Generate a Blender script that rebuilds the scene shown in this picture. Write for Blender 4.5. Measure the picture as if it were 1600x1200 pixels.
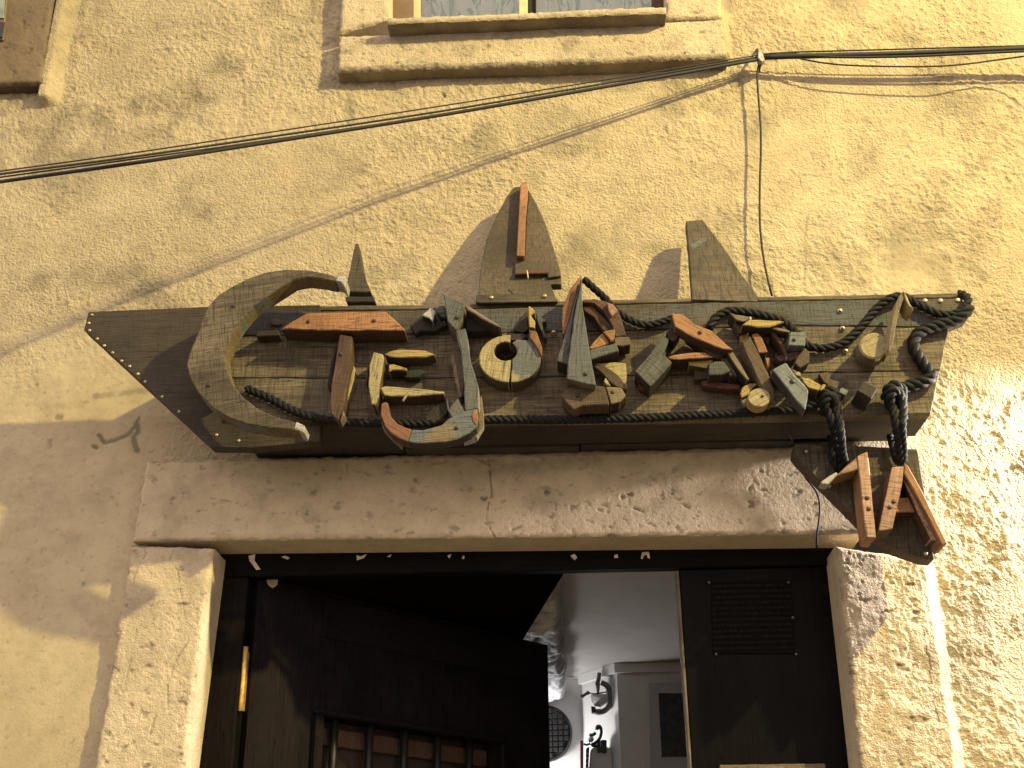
import bpy, bmesh, math, random
import numpy as np
from mathutils import Vector, Matrix
random.seed(7)
RNG = np.random.RandomState(11)
rad = math.radians

for o in list(bpy.data.objects):
    bpy.data.objects.remove(o)
scene = bpy.context.scene
COL = scene.collection

# ------------------------------------------------------------------ camera
EYE = Vector((0.0, -2.3, 1.6))
FPX = 1900.0                                     # focal length in photo pixels (1600 wide)
CAMROT = (Matrix.Rotation(rad(2.5), 3, 'Z') @ Matrix.Rotation(rad(90 + 25), 3, 'X')
          @ Matrix.Rotation(rad(-0.5), 3, 'Z'))
cam_d = bpy.data.cameras.new('camera')
cam = bpy.data.objects.new('camera', cam_d)
COL.objects.link(cam)
cam.location = EYE
cam.rotation_euler = CAMROT.to_euler()
cam_d.sensor_width = 36
cam_d.lens = 36 * FPX / 1600
cam_d.clip_start = 0.02
cam_d.clip_end = 200
scene.camera = cam

# ------------------------------------------------------------------ night light
world = bpy.data.worlds.new('World')
scene.world = world
world.use_nodes = True
bg = world.node_tree.nodes['Background']
bg.inputs['Color'].default_value = (1.0, 0.835, 0.69, 1)   # city glow over the alley
bg.inputs['Strength'].default_value = 1.22

def lamp(name, loc, power, color, radius, kind='POINT'):
    d = bpy.data.lights.new(name, kind)
    d.energy = power; d.color = color; d.shadow_soft_size = radius
    o = bpy.data.objects.new(name, d)
    o.location = loc
    COL.objects.link(o)
    return o
lamp('street_lamp_light', (3.1, -2.6, 5.0), 1400, (1.0, 0.82, 0.31), 0.055)
sp = lamp('side_lamp_light', (1.45, -0.105, 2.66), 215, (1.0, 0.91, 0.82), 0.02, 'SPOT')
sp.data.spot_size = rad(100); sp.data.spot_blend = 0.6      # unseen side lamp; downward cone added to keep undersides dark
sp.rotation_euler = Vector((-0.74, 0.06, -0.72)).to_track_quat('-Z', 'Y').to_euler()
lamp('room_lamp_light', (-0.20, 1.60, 2.06), 5.6, (1.0, 0.97, 0.94), 0.05)

vs = scene.view_settings
vs.view_transform = 'Standard'
vs.look = 'None'
vs.exposure = 0.22
vs.gamma = 1
vs.use_curve_mapping = False

# ------------------------------------------------------------------ helpers
def ray(px, py):
    return CAMROT @ Vector((px - 800.0, 600.0 - py, -FPX))
def W(px, py, d=0.0):
    """point seen at photo pixel (px, py), d metres in front of the wall plane"""
    v = ray(px, py)
    return EYE + v * ((-d - EYE.y) / v.y)
def WZ(px, py, z):
    v = ray(px, py)
    return EYE + v * ((z - EYE.z) / v.z)

ZOOM = {0: (0, 0, 1), 1: (100, 360, 3.3333), 2: (400, 440, 4.2867), 3: (640, 440, 4.2867), 4: (840, 420, 5.0),
        5: (1020, 450, 5.454), 6: (1240, 430, 4.4433), 7: (1210, 600, 4.0), 8: (700, 260, 5.0),
        9: (800, 860, 3.53), 10: (320, 840, 3.3333), 11: (480, 1080, 4.0), 12: (860, 1030, 7.06),
        13: (1100, 480, 6.668), 14: (520, 560, 6.154), 15: (1240, 820, 3.158), 16: (100, 680, 2.3083), 17: (600, 680, 2.2857)}
def Z(k, pts):
    a, b, s = ZOOM[k]
    return [(a + u / s, b + v / s) for u, v in pts]

WM = {}
def finish(o, parent, world_m):
    WM[o] = world_m
    if parent is not None:
        o.parent = parent
        o.matrix_basis = WM[parent].inverted() @ world_m
    else:
        o.matrix_basis = world_m
    COL.objects.link(o)
    return o
def thing(name, label, cat, loc, group=None):
    o = bpy.data.objects.new(name, None)
    o.empty_display_size = 0.05
    o['label'] = label; o['category'] = cat
    if group: o['group'] = group
    return finish(o, None, Matrix.Translation(Vector(loc)))
def tag(o, label, cat, group=None):
    o['label'] = label; o['category'] = cat
    if group: o['group'] = group
    return o

def mk(name, verts, faces, mats, parent=None, ang=0.0, fmat=None, smooth=False, bevel=0.0, loc=None):
    """one mesh object from world-space verts; its local x runs along the grain (ang in the wall plane)"""
    vs_ = [Vector(v) for v in verts]
    c = Vector(loc) if loc is not None else sum(vs_, Vector()) / len(vs_)
    m = Matrix.Translation(c) @ Matrix.Rotation(-ang, 4, 'Y')
    inv = m.inverted()
    bm = bmesh.new()
    bv = [bm.verts.new(inv @ v) for v in vs_]
    for i, f in enumerate(faces):
        try:
            bf = bm.faces.new([bv[k] for k in f])
            if fmat: bf.material_index = fmat[i]
        except ValueError:
            pass
    bmesh.ops.recalc_face_normals(bm, faces=bm.faces)
    if bevel > 0:
        eds = [e for e in bm.edges if len(e.link_faces) == 2 and e.calc_face_angle(0) > 0.6]
        try:
            bmesh.ops.bevel(bm, geom=eds, offset=bevel, offset_type='OFFSET', segments=1, profile=0.5,
                            affect='EDGES', clamp_overlap=True)
        except Exception:
            pass
    bmesh.ops.triangulate(bm, faces=[f for f in bm.faces if len(f.verts) > 4])
    me = bpy.data.meshes.new(name)
    bm.to_mesh(me); bm.free()
    for mt in (mats if isinstance(mats, (list, tuple)) else [mats]):
        me.materials.append(mt)
    if smooth:
        me.polygons.foreach_set('use_smooth', [True] * len(me.polygons))
    o = bpy.data.objects.new(name, me)
    return finish(o, parent, m)

def outline(pts, step=11.0, jit=0.0, rnd=random):
    out = []
    n = len(pts)
    for i in range(n):
        a, b = pts[i], pts[(i + 1) % n]
        L = math.hypot(b[0] - a[0], b[1] - a[1])
        k = max(1, int(L / step)) if jit > 0 else 1
        out.append(a)
        for q in range(1, k):
            t = q / k
            out.append((a[0] + (b[0] - a[0]) * t + rnd.uniform(-jit, jit), a[1] + (b[1] - a[1]) * t + rnd.uniform(-jit, jit)))
    return out
def long_angle(w):
    best = (0, 0)
    n = len(w)
    for i in range(n):
        d = w[(i + 1) % n] - w[i]
        L = math.hypot(d.x, d.z)
        if L > best[0]:
            a = math.atan2(d.z, d.x)
            best = (L, a)
    return best[1]
def piece(name, pts, d, t, mat, parent, ang='auto', jit=0.8, bevel=0.0016, side=None, taper=0.0):
    """a board cut to an outline: front face at depth d, thickness t towards the wall"""
    df = d if callable(d) else (lambda x, y: d)
    w0 = [W(p[0], p[1], df(*p)) for p in pts]
    a = long_angle(w0) if ang == 'auto' else rad(ang)
    pp = outline(pts, 11.0, jit)
    f = [W(p[0], p[1], df(*p)) for p in pp]
    n = len(f)
    c = sum(f, Vector()) / n
    b = []
    for v in f:
        q = Vector((v.x, v.y + t, v.z))
        q.x += (c.x - v.x) * taper; q.z += (c.z - v.z) * taper
        b.append(q)
    faces = [list(range(n)), list(range(2 * n - 1, n - 1, -1))] + [[i, n + i, n + (i + 1) % n, (i + 1) % n] for i in range(n)]
    fm = [0] + [1 if side else 0] * (n + 1)
    return mk(name, f + b, faces, [mat, side] if side else mat, parent, a, fm, bevel=bevel)

def box(name, p0, p1, mat, parent, bevel=0.002, ang=0.0):
    (x0, y0, z0), (x1, y1, z1) = p0, p1
    v = [(x, y, z) for x in (x0, x1) for y in (y0, y1) for z in (z0, z1)]
    f = [(0, 1, 3, 2), (4, 6, 7, 5), (0, 4, 5, 1), (2, 3, 7, 6), (0, 2, 6, 4), (1, 5, 7, 3)]
    return mk(name, v, f, mat, parent, ang, bevel=bevel)

def smooth_path(pts, step):
    P = [Vector(p) for p in pts]
    P = [P[0] * 2 - P[1]] + P + [P[-1] * 2 - P[-2]]
    out = []
    for i in range(1, len(P) - 2):
        a, b, c, d = P[i - 1], P[i], P[i + 1], P[i + 2]
        k = max(2, int((c - b).length / step))
        for q in range(k):
            t = q / k
            out.append(0.5 * ((2 * b) + (c - a) * t + (2 * a - 5 * b + 4 * c - d) * t * t + (3 * b - a - 3 * c + d) * t ** 3))
    out.append(P[-2])
    return out
def frames(path):
    T = []
    for i in range(len(path)):
        a = path[max(0, i - 1)]; b = path[min(len(path) - 1, i + 1)]
        T.append((b - a).normalized())
    n = T[0].orthogonal().normalized()
    fr = []
    for t in T:
        n = (n - t * n.dot(t)).normalized()
        fr.append((t, n, t.cross(n)))
    return fr
def tube_geo(path, r, sides=6, verts=None, faces=None):
    verts = [] if verts is None else verts
    faces = [] if faces is None else faces
    fr = frames(path)
    base = len(verts)
    for i, (p, (t, n, b)) in enumerate(zip(path, fr)):
        rr = r(i / (len(path) - 1)) if callable(r) else r
        for k in range(sides):
            a = 2 * math.pi * k / sides
            verts.append(p + n * (rr * math.cos(a)) + b * (rr * math.sin(a)))
    for i in range(len(path) - 1):
        for k in range(sides):
            k2 = (k + 1) % sides
            faces.append([base + i * sides + k, base + i * sides + k2, base + (i + 1) * sides + k2, base + (i + 1) * sides + k])
    faces.append([base + k for k in range(sides)][::-1])
    e = base + (len(path) - 1) * sides
    faces.append([e + k for k in range(sides)])
    return verts, faces
def tube(name, pts, r, mat, parent=None, step=0.012, sides=7):
    path = smooth_path(pts, step)
    v, f = tube_geo(path, r, sides)
    return mk(name, v, f, mat, parent, smooth=True)
def rope_geo(pts, R, pitch, verts, faces, phase=0.0, strands=3):
    path = smooth_path(pts, 0.004)
    fr = frames(path)
    for s in range(strands):
        L = 0; sp = []
        for i, (p, (t, n, b)) in enumerate(zip(path, fr)):
            if i: L += (p - path[i - 1]).length
            a = phase + 2 * math.pi * (s / strands + L / pitch)
            sp.append(p + (n * math.cos(a) + b * math.sin(a)) * R * 0.50)
        tube_geo(sp, R * 0.52, 6, verts, faces)

def dome(p, r, mat, parent, name='nail', depth=None):
    """a round nail or screw head standing on a front face"""
    v, f = [], []
    rings = [(1.0, 0.0), (0.86, 0.45), (0.45, 0.8)]
    S = 8
    for rr, h in rings:
        for k in range(S):
            a = 2 * math.pi * k / S
            v.append(Vector((p.x + r * rr * math.cos(a), p.y - (depth or r) * h * 0.7, p.z + r * rr * math.sin(a))))
    for j in range(2):
        for k in range(S):
            f.append([j * S + k, j * S + (k + 1) % S, (j + 1) * S + (k + 1) % S, (j + 1) * S + k])
    f.append([2 * S + k for k in range(S)])
    return mk(name, v, f, mat, parent, smooth=True)

# ------------------------------------------------------------------ materials
def new_mat(name):
    m = bpy.data.materials.new(name)
    m.use_nodes = True
    nt = m.node_tree
    return m, nt, nt.nodes['Principled BSDF']
def N(nt, t, **kw):
    n = nt.nodes.new(t)
    for k, v in kw.items():
        if k in n.inputs: n.inputs[k].default_value = v
        else: setattr(n, k, v)
    return n
def ramp(nt, src, stops):
    r = nt.nodes.new('ShaderNodeValToRGB')
    el = r.color_ramp.elements
    while len(el) < len(stops): el.new(0.5)
    for e, (p, c) in zip(el, stops):
        e.position = p
        e.color = (c[0], c[1], c[2], 1) if isinstance(c, (tuple, list)) else (c, c, c, 1)
    nt.links.new(src, r.inputs['Fac'])
    return r.outputs['Color']
def mix(nt, fac, a, b, mode='MIX'):
    n = nt.nodes.new('ShaderNodeMix'); n.data_type = 'RGBA'; n.blend_type = mode
    for sock, val in ((n.inputs[0], fac), (n.inputs[6], a), (n.inputs[7], b)):
        if hasattr(val, 'is_linked'): nt.links.new(val, sock)
        elif isinstance(val, (int, float)): sock.default_value = val
        else: sock.default_value = (val[0], val[1], val[2], 1)
    return n.outputs[2]
def noise(nt, co, scale, detail=4, rough=0.6, sc3=None, loc=(0, 0, 0)):
    mp = N(nt, 'ShaderNodeMapping')
    if sc3: mp.inputs['Scale'].default_value = sc3
    mp.inputs['Location'].default_value = loc
    nt.links.new(co, mp.inputs['Vector'])
    n = N(nt, 'ShaderNodeTexNoise', Scale=scale, Detail=detail, Roughness=rough)
    nt.links.new(mp.outputs[0], n.inputs['Vector'])
    return n.outputs['Fac']
def coords(nt, rnd=True):
    tc = N(nt, 'ShaderNodeTexCoord')
    oi = N(nt, 'ShaderNodeObjectInfo')
    v = N(nt, 'ShaderNodeVectorMath', operation='MULTIPLY_ADD')
    cx = N(nt, 'ShaderNodeCombineXYZ')
    nt.links.new(oi.outputs['Random'], cx.inputs[0]); nt.links.new(oi.outputs['Random'], cx.inputs[1]); nt.links.new(oi.outputs['Random'], cx.inputs[2])
    nt.links.new(cx.outputs[0], v.inputs[0])
    v.inputs[1].default_value = (17.0, 7.0, 29.0) if rnd else (0, 0, 0)
    nt.links.new(tc.outputs['Object'], v.inputs[2])
    return v.outputs[0]

def wood(name, lo, hi, paint=None, cover=0.5, paint2=None, saw=0.5, rough=0.78, bump=0.75):
    def fade(c):                                     # weathered: a little greyer and darker than fresh paint
        if c is None: return None
        g = 0.3 * c[0] + 0.59 * c[1] + 0.11 * c[2]
        return tuple((x * 0.80 + g * 0.20) * 0.70 for x in c)
    lo, hi, paint, paint2 = fade(lo), fade(hi), fade(paint), fade(paint2)
    m, nt, b = new_mat(name)
    co = coords(nt)
    grain = noise(nt, co, 9.0, 5, 0.65, (1.2, 22, 26))
    fine = noise(nt, co, 26.0, 3, 0.6, (1.0, 30, 34), (3, 1, 2))
    sawn = noise(nt, co, 30.0, 2, 0.6, (10, 0.8, 0.9), (1, 5, 7))
    blot = noise(nt, co, 7.0, 4, 0.6, None, (9, 2, 4))
    c = ramp(nt, grain, [(0.30, lo), (0.52, [(a + h) / 2 for a, h in zip(lo, hi)]), (0.72, hi)])
    c = mix(nt, ramp(nt, blot, [(0.32, 0.75), (0.62, 0.0)]), c, [x * 0.45 for x in lo])
    if paint:
        pm = ramp(nt, noise(nt, co, 8.0, 6, 0.72, (0.8, 1, 1.6), (4, 4, 1)), [(max(0.02, 0.62 - cover * 0.5), 0.0), (max(0.06, 0.68 - cover * 0.5), 1.0)])
        pc = paint
        if paint2:
            pc = mix(nt, ramp(nt, noise(nt, co, 11.0, 3, 0.6, None, (2, 8, 8)), [(0.46, 0.0), (0.56, 1.0)]), paint, paint2)
        pcv = mix(nt, ramp(nt, fine, [(0.35, 0.45), (0.6, 0.0)]), pc, [x * 0.5 for x in lo])
        c = mix(nt, pm, c, pcv)
    crack = noise(nt, co, 7.0, 3, 0.55, (0.5, 9, 10), (6, 2, 9))
    c = mix(nt, ramp(nt, crack, [(0.487, 0.0), (0.5, 0.85), (0.513, 0.0)]), c, [x * 0.2 for x in lo])
    c = mix(nt, ramp(nt, sawn, [(0.36, saw), (0.50, 0.0)]), c, [x * 0.4 for x in lo])
    c = mix(nt, ramp(nt, fine, [(0.30, 0.35), (0.45, 0.0)]), c, [x * 0.3 for x in lo])
    nt.links.new(c, b.inputs['Base Color'])
    b.inputs['Roughness'].default_value = rough
    hsum = N(nt, 'ShaderNodeMath', operation='ADD')
    h2 = N(nt, 'ShaderNodeMath', operation='MULTIPLY'); h2.inputs[1].default_value = 0.7
    nt.links.new(sawn, h2.inputs[0]); nt.links.new(h2.outputs[0], hsum.inputs[0]); nt.links.new(fine, hsum.inputs[1])
    bp = N(nt, 'ShaderNodeBump', Strength=bump, Distance=0.003)
    nt.links.new(hsum.outputs[0], bp.inputs['Height'])
    nt.links.new(bp.outputs[0], b.inputs['Normal'])
    return m

def plain(name, col, rough=0.6, metal=0.0, var=0.25, bump=0.15, scale=40.0, coat=0.0):
    m, nt, b = new_mat(name)
    co = coords(nt)
    n = noise(nt, co, scale, 5, 0.65)
    c = ramp(nt, n, [(0.3, [x * (1 - var) for x in col]), (0.7, [min(1, x * (1 + var)) for x in col])])
    nt.links.new(c, b.inputs['Base Color'])
    b.inputs['Roughness'].default_value = rough
    b.inputs['Metallic'].default_value = metal
    if coat: b.inputs['Coat Weight'].default_value = coat
    bp = N(nt, 'ShaderNodeBump', Strength=bump, Distance=0.002)
    nt.links.new(n, bp.inputs['Height']); nt.links.new(bp.outputs[0], b.inputs['Normal'])
    return m

def plaster(name, base, tint, dirt_c, fine_scale=260, fine_d=0.0012, rough=0.85):
    """masonry: colour with stains from the 'dirt' attribute, fine grit as bump on the displaced geometry"""
    m, nt, b = new_mat(name)
    co = coords(nt, False)
    big = noise(nt, co, 2.3, 5, 0.62)
    mid = noise(nt, co, 14.0, 6, 0.7, None, (5, 3, 1))
    fin = noise(nt, co, fine_scale, 3, 0.6, None, (1, 2, 3))
    fin2 = noise(nt, co, fine_scale * 0.36, 3, 0.6, None, (7, 2, 3))
    c = ramp(nt, big, [(0.33, tint), (0.62, base)])
    c = mix(nt, ramp(nt, mid, [(0.36, 0.42), (0.58, 0.0)]), c, [x * 0.62 for x in tint])
    c = mix(nt, ramp(nt, fin2, [(0.28, 0.5), (0.42, 0.0)]), c, [x * 0.5 for x in tint])
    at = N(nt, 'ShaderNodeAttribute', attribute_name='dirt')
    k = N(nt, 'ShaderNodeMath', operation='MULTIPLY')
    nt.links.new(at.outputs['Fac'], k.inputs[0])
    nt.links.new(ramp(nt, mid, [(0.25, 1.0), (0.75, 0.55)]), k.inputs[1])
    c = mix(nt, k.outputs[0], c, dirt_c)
    nt.links.new(c, b.inputs['Base Color'])
    b.inputs['Roughness'].default_value = rough
    s = N(nt, 'ShaderNodeMath', operation='ADD')
    nt.links.new(fin, s.inputs[0]); nt.links.new(fin2, s.inputs[1])
    at2 = N(nt, 'ShaderNodeAttribute', attribute_name='grit')
    bp = N(nt, 'ShaderNodeBump', Distance=fine_d)
    nt.links.new(at2.outputs['Fac'], bp.inputs['Strength'])
    nt.links.new(s.outputs[0], bp.inputs['Height']); nt.links.new(bp.outputs[0], b.inputs['Normal'])
    return m

M = {}
M['wall'] = plaster('yellow_plaster', (0.50, 0.42, 0.29), (0.43, 0.35, 0.235), (0.13, 0.115, 0.082), 200, 0.011)
M['stone'] = plaster('limestone', (0.61, 0.51, 0.37), (0.52, 0.43, 0.31), (0.075, 0.06, 0.048), 320, 0.006)
M['dark_stone'] = plaster('dark_brown_stone', (0.20, 0.145, 0.095), (0.15, 0.11, 0.07), (0.03, 0.025, 0.02), 260, 0.0014)  # darker brown tone for the top-left window surround
M['bow'] = wood('bow_brown', (0.055, 0.038, 0.024), (0.115, 0.082, 0.050), saw=0.3)
M['board'] = wood('board_tan', (0.10, 0.072, 0.042), (0.46, 0.355, 0.215), saw=0.5)
M['board_blue'] = wood('board_blue', (0.095, 0.072, 0.045), (0.20, 0.155, 0.10), (0.12, 0.138, 0.142), 0.30, saw=0.6)
M['rail'] = wood('rail_wood', (0.14, 0.10, 0.06), (0.30, 0.23, 0.14), saw=0.2)
M['hull'] = wood('hull_brown', (0.034, 0.025, 0.020), (0.075, 0.054, 0.040), saw=0.2)
M['batten'] = wood('batten_grey', (0.055, 0.048, 0.045), (0.11, 0.10, 0.095), saw=0.2)
M['sail'] = wood('sail_wood', (0.085, 0.058, 0.035), (0.20, 0.145, 0.085), saw=0.35)
M['sail2'] = wood('sail_sawn', (0.10, 0.072, 0.045), (0.21, 0.16, 0.10), saw=0.85)
M['crescent'] = wood('crescent_wood', (0.105, 0.075, 0.045), (0.34, 0.265, 0.17), (0.13, 0.135, 0.13), 0.04, saw=0.65)
M['cres_side'] = wood('crescent_edge', (0.20, 0.13, 0.05), (0.42, 0.28, 0.10), (0.16, 0.27, 0.33), 0.12, saw=0.2)
M['orange'] = wood('orange_wood', (0.42, 0.165, 0.055), (0.68, 0.31, 0.11), saw=0.4)
M['orange_d'] = wood('orange_dark_wood', (0.10, 0.036, 0.018), (0.21, 0.075, 0.034), saw=0.4)
M['amber'] = wood('amber_wood', (0.50, 0.205, 0.06), (0.74, 0.34, 0.11), saw=0.15)
M['salmon'] = wood('salmon_sawn', (0.56, 0.30, 0.19), (0.80, 0.46, 0.31), saw=0.75)
M['redbrown'] = wood('red_brown_wood', (0.10, 0.042, 0.022), (0.24, 0.115, 0.065), saw=0.5)
M['brown'] = wood('brown_wood', (0.10, 0.062, 0.032), (0.22, 0.14, 0.075), saw=0.4)
M['darkbrown'] = wood('dark_brown_wood', (0.030, 0.020, 0.014), (0.075, 0.050, 0.034), saw=0.3)
M['tan'] = wood('tan_wood', (0.22, 0.15, 0.085), (0.42, 0.31, 0.19), saw=0.3)
M['cream'] = wood('cream_paint', (0.20, 0.13, 0.05), (0.38, 0.26, 0.11), (0.58, 0.47, 0.19), 0.78, saw=0.15)
M['yellow'] = wood('yellow_paint', (0.24, 0.15, 0.03), (0.42, 0.28, 0.06), (0.62, 0.43, 0.075), 0.85, saw=0.15)
M['patch'] = wood('patched_paint', (0.20, 0.14, 0.07), (0.40, 0.29, 0.15), (0.52, 0.42, 0.17), 0.62, (0.155, 0.185, 0.205), saw=0.15)
M['grey'] = wood('grey_wood', (0.095, 0.092, 0.085), (0.24, 0.235, 0.22), (0.15, 0.17, 0.185), 0.4, saw=0.25)
M['greygreen'] = wood('grey_green_wood', (0.09, 0.095, 0.085), (0.20, 0.21, 0.19), saw=0.6)
M['bluegrey'] = wood('blue_grey_paint', (0.15, 0.13, 0.11), (0.26, 0.22, 0.18), (0.235, 0.285, 0.30), 0.95, saw=0.25)
M['hook'] = wood('faded_blue_paint', (0.17, 0.12, 0.07), (0.30, 0.22, 0.13), (0.17, 0.22, 0.26), 0.62, (0.30, 0.225, 0.12), saw=0.15)
M['hookred'] = wood('faded_red_paint', (0.20, 0.095, 0.05), (0.36, 0.18, 0.10), (0.36, 0.13, 0.06), 0.5, saw=0.2)
M['red'] = wood('dull_red_paint', (0.14, 0.035, 0.025), (0.26, 0.065, 0.05), saw=0.2)
M['green'] = wood('dark_green_paint', (0.022, 0.035, 0.024), (0.06, 0.085, 0.06), saw=0.2)
M['white'] = wood('worn_white_paint', (0.30, 0.27, 0.24), (0.5, 0.47, 0.43), (0.66, 0.65, 0.64), 0.8, saw=0.1)
M['slice'] = wood('pale_wood_slice', (0.26, 0.18, 0.09), (0.48, 0.36, 0.19), (0.55, 0.44, 0.2), 0.4, saw=0.1)
M['nail'] = plain('nail_brass', (0.42, 0.36, 0.25), 0.45, 0.8, 0.4)
M['nail_dark'] = plain('nail_rust', (0.05, 0.035, 0.025), 0.6, 0.4, 0.3)
M['rope'] = plain('black_rope', (0.009, 0.009, 0.012), 0.72, 0, 0.5, 0.5, 420)
M['cable'] = plain('cable_black', (0.010, 0.010, 0.014), 0.7, 0, 0.3, 0.1, 60)
M['clamp'] = plain('clamp_metal', (0.40, 0.38, 0.36), 0.5, 0.3, 0.4, 0.3, 90)
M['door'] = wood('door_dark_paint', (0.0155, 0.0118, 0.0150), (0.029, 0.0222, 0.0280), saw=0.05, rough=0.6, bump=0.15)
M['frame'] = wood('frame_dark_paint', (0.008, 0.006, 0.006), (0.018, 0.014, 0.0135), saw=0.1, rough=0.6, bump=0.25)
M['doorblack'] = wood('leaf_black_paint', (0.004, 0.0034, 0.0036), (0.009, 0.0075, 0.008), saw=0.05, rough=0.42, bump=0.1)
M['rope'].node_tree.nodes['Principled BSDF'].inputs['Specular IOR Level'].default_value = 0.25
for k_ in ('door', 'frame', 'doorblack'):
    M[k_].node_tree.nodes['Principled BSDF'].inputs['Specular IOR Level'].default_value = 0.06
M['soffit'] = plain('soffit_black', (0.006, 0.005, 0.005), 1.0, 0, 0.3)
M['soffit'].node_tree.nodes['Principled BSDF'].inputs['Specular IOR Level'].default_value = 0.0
M['paper'] = plain('torn_paper', (0.62, 0.54, 0.43), 0.85, 0, 0.25, 0.4, 90)
M['iron'] = plain('bar_iron', (0.014, 0.013, 0.014), 0.5, 0.3, 0.3)
M['brass'] = plain('hinge_brass', (0.62, 0.40, 0.12), 0.4, 0.35, 0.5, 0.3, 60)
M['shutter'] = wood('shutter_brown', (0.045, 0.024, 0.017), (0.08, 0.045, 0.032), saw=0.1, rough=0.5)
M['room'] = plain('room_plaster', (0.66, 0.65, 0.64), 0.9, 0, 0.05, 0.2, 20)
M['ceil'] = plain('ceiling_plaster', (0.42, 0.40, 0.39), 0.9, 0, 0.07, 0.2, 14)
M['beam'] = plaster('whitewashed_beam', (0.74, 0.75, 0.80), (0.52, 0.53, 0.58), (0.05, 0.05, 0.055), 120, 0.003)
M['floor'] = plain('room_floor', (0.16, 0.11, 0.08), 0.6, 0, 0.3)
M['alley'] = plain('alley_stone', (0.14, 0.125, 0.11), 0.85, 0, 0.35, 0.5, 9)
M['winframe'] = plain('window_cream', (0.58, 0.47, 0.28), 0.6, 0, 0.15)
M['winbrown'] = plain('window_brown', (0.15, 0.10, 0.065), 0.6, 0, 0.2)
M['dark'] = plain('dark_gap', (0.012, 0.011, 0.012), 0.8, 0, 0.2)
M['maroon'] = plain('maroon_wood', (0.07, 0.025, 0.02), 0.6, 0, 0.2)
M['screw'] = plain('dull_screw', (0.10, 0.095, 0.095), 0.6, 0.3, 0.3)
M['ring'] = plain('ring_grey', (0.13, 0.125, 0.12), 0.6, 0, 0.3)
M['tile'] = plain('grey_tile', (0.016, 0.016, 0.017), 0.6, 0, 0.4)
M['pale'] = plain('pale_object', (0.52, 0.52, 0.52), 0.5, 0, 0.1)
M['black'] = plain('black_object', (0.015, 0.015, 0.016), 0.4, 0, 0.3)
M['redpole'] = plain('red_pole', (0.22, 0.065, 0.05), 0.5, 0, 0.2)
M['dullglass'] = plain('dull_glass', (0.20, 0.25, 0.23), 0.3, 0, 0.4)
M['mat'] = plain('picture_mat', (0.42, 0.42, 0.44), 0.7, 0, 0.05)
def glass(name):
    m, nt, b = new_mat(name)
    nt.nodes.remove(b)
    out = nt.nodes['Material Output']
    tr = N(nt, 'ShaderNodeBsdfTransparent'); tr.inputs[0].default_value = (0.86, 0.89, 0.88, 1)
    gl = N(nt, 'ShaderNodeBsdfGlossy'); gl.inputs['Roughness'].default_value = 0.05
    fr = N(nt, 'ShaderNodeFresnel', IOR=1.45)
    ms = N(nt, 'ShaderNodeMixShader')
    nt.links.new(fr.outputs[0], ms.inputs[0]); nt.links.new(tr.outputs[0], ms.inputs[1]); nt.links.new(gl.outputs[0], ms.inputs[2])
    nt.links.new(ms.outputs[0], out.inputs['Surface'])
    return m
M['glass'] = glass('window_glass')
def curtain_mat():
    m, nt, b = new_mat('leaf_print_cloth')
    tc = N(nt, 'ShaderNodeTexCoord'); co = tc.outputs['Object']
    mp = N(nt, 'ShaderNodeMapping'); mp.inputs['Scale'].default_value = (26, 1, 9); mp.inputs['Rotation'].default_value = (0, 0.5, 0)
    nt.links.new(co, mp.inputs[0])
    ds = N(nt, 'ShaderNodeTexNoise', Scale=1.0, Detail=2, Distortion=2.2); nt.links.new(mp.outputs[0], ds.inputs['Vector'])
    leaf = ramp(nt, ds.outputs['Fac'], [(0.53, 0.0), (0.56, 0.85)])
    c = mix(nt, leaf, (0.90, 0.89, 0.82), (0.16, 0.36, 0.29))
    nt.links.new(c, b.inputs['Base Color']); b.inputs['Roughness'].default_value = 0.9
    return m
M['curtain'] = curtain_mat()
def print_mat():
    """faint rows of small unreadable print on a dark sheet"""
    m, nt, b = new_mat('faint_print')
    tc = N(nt, 'ShaderNodeTexCoord'); co = tc.outputs['Object']
    wv = N(nt, 'ShaderNodeTexWave', Scale=28.0, Distortion=0.0); wv.bands_direction = 'Z'
    nt.links.new(co, wv.inputs[0])
    ch = noise(nt, co, 60, 2, 0.6, (6, 1, 1))
    k = N(nt, 'ShaderNodeMath', operation='MULTIPLY')
    nt.links.new(ramp(nt, wv.outputs['Fac'], [(0.55, 0.0), (0.75, 1.0)]), k.inputs[0])
    nt.links.new(ramp(nt, ch, [(0.42, 0.0), (0.55, 1.0)]), k.inputs[1])
    c = mix(nt, k.outputs[0], (0.0035, 0.003, 0.0032), (0.011, 0.0095, 0.009))
    nt.links.new(c, b.inputs['Base Color']); b.inputs['Roughness'].default_value = 0.7
    b.inputs['Specular IOR Level'].default_value = 0.05
    return m
M['print'] = print_mat()
M['picture'] = plain('dark_picture', (0.030, 0.030, 0.034), 0.6, 0, 0.8, 0.1, 60)

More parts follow.
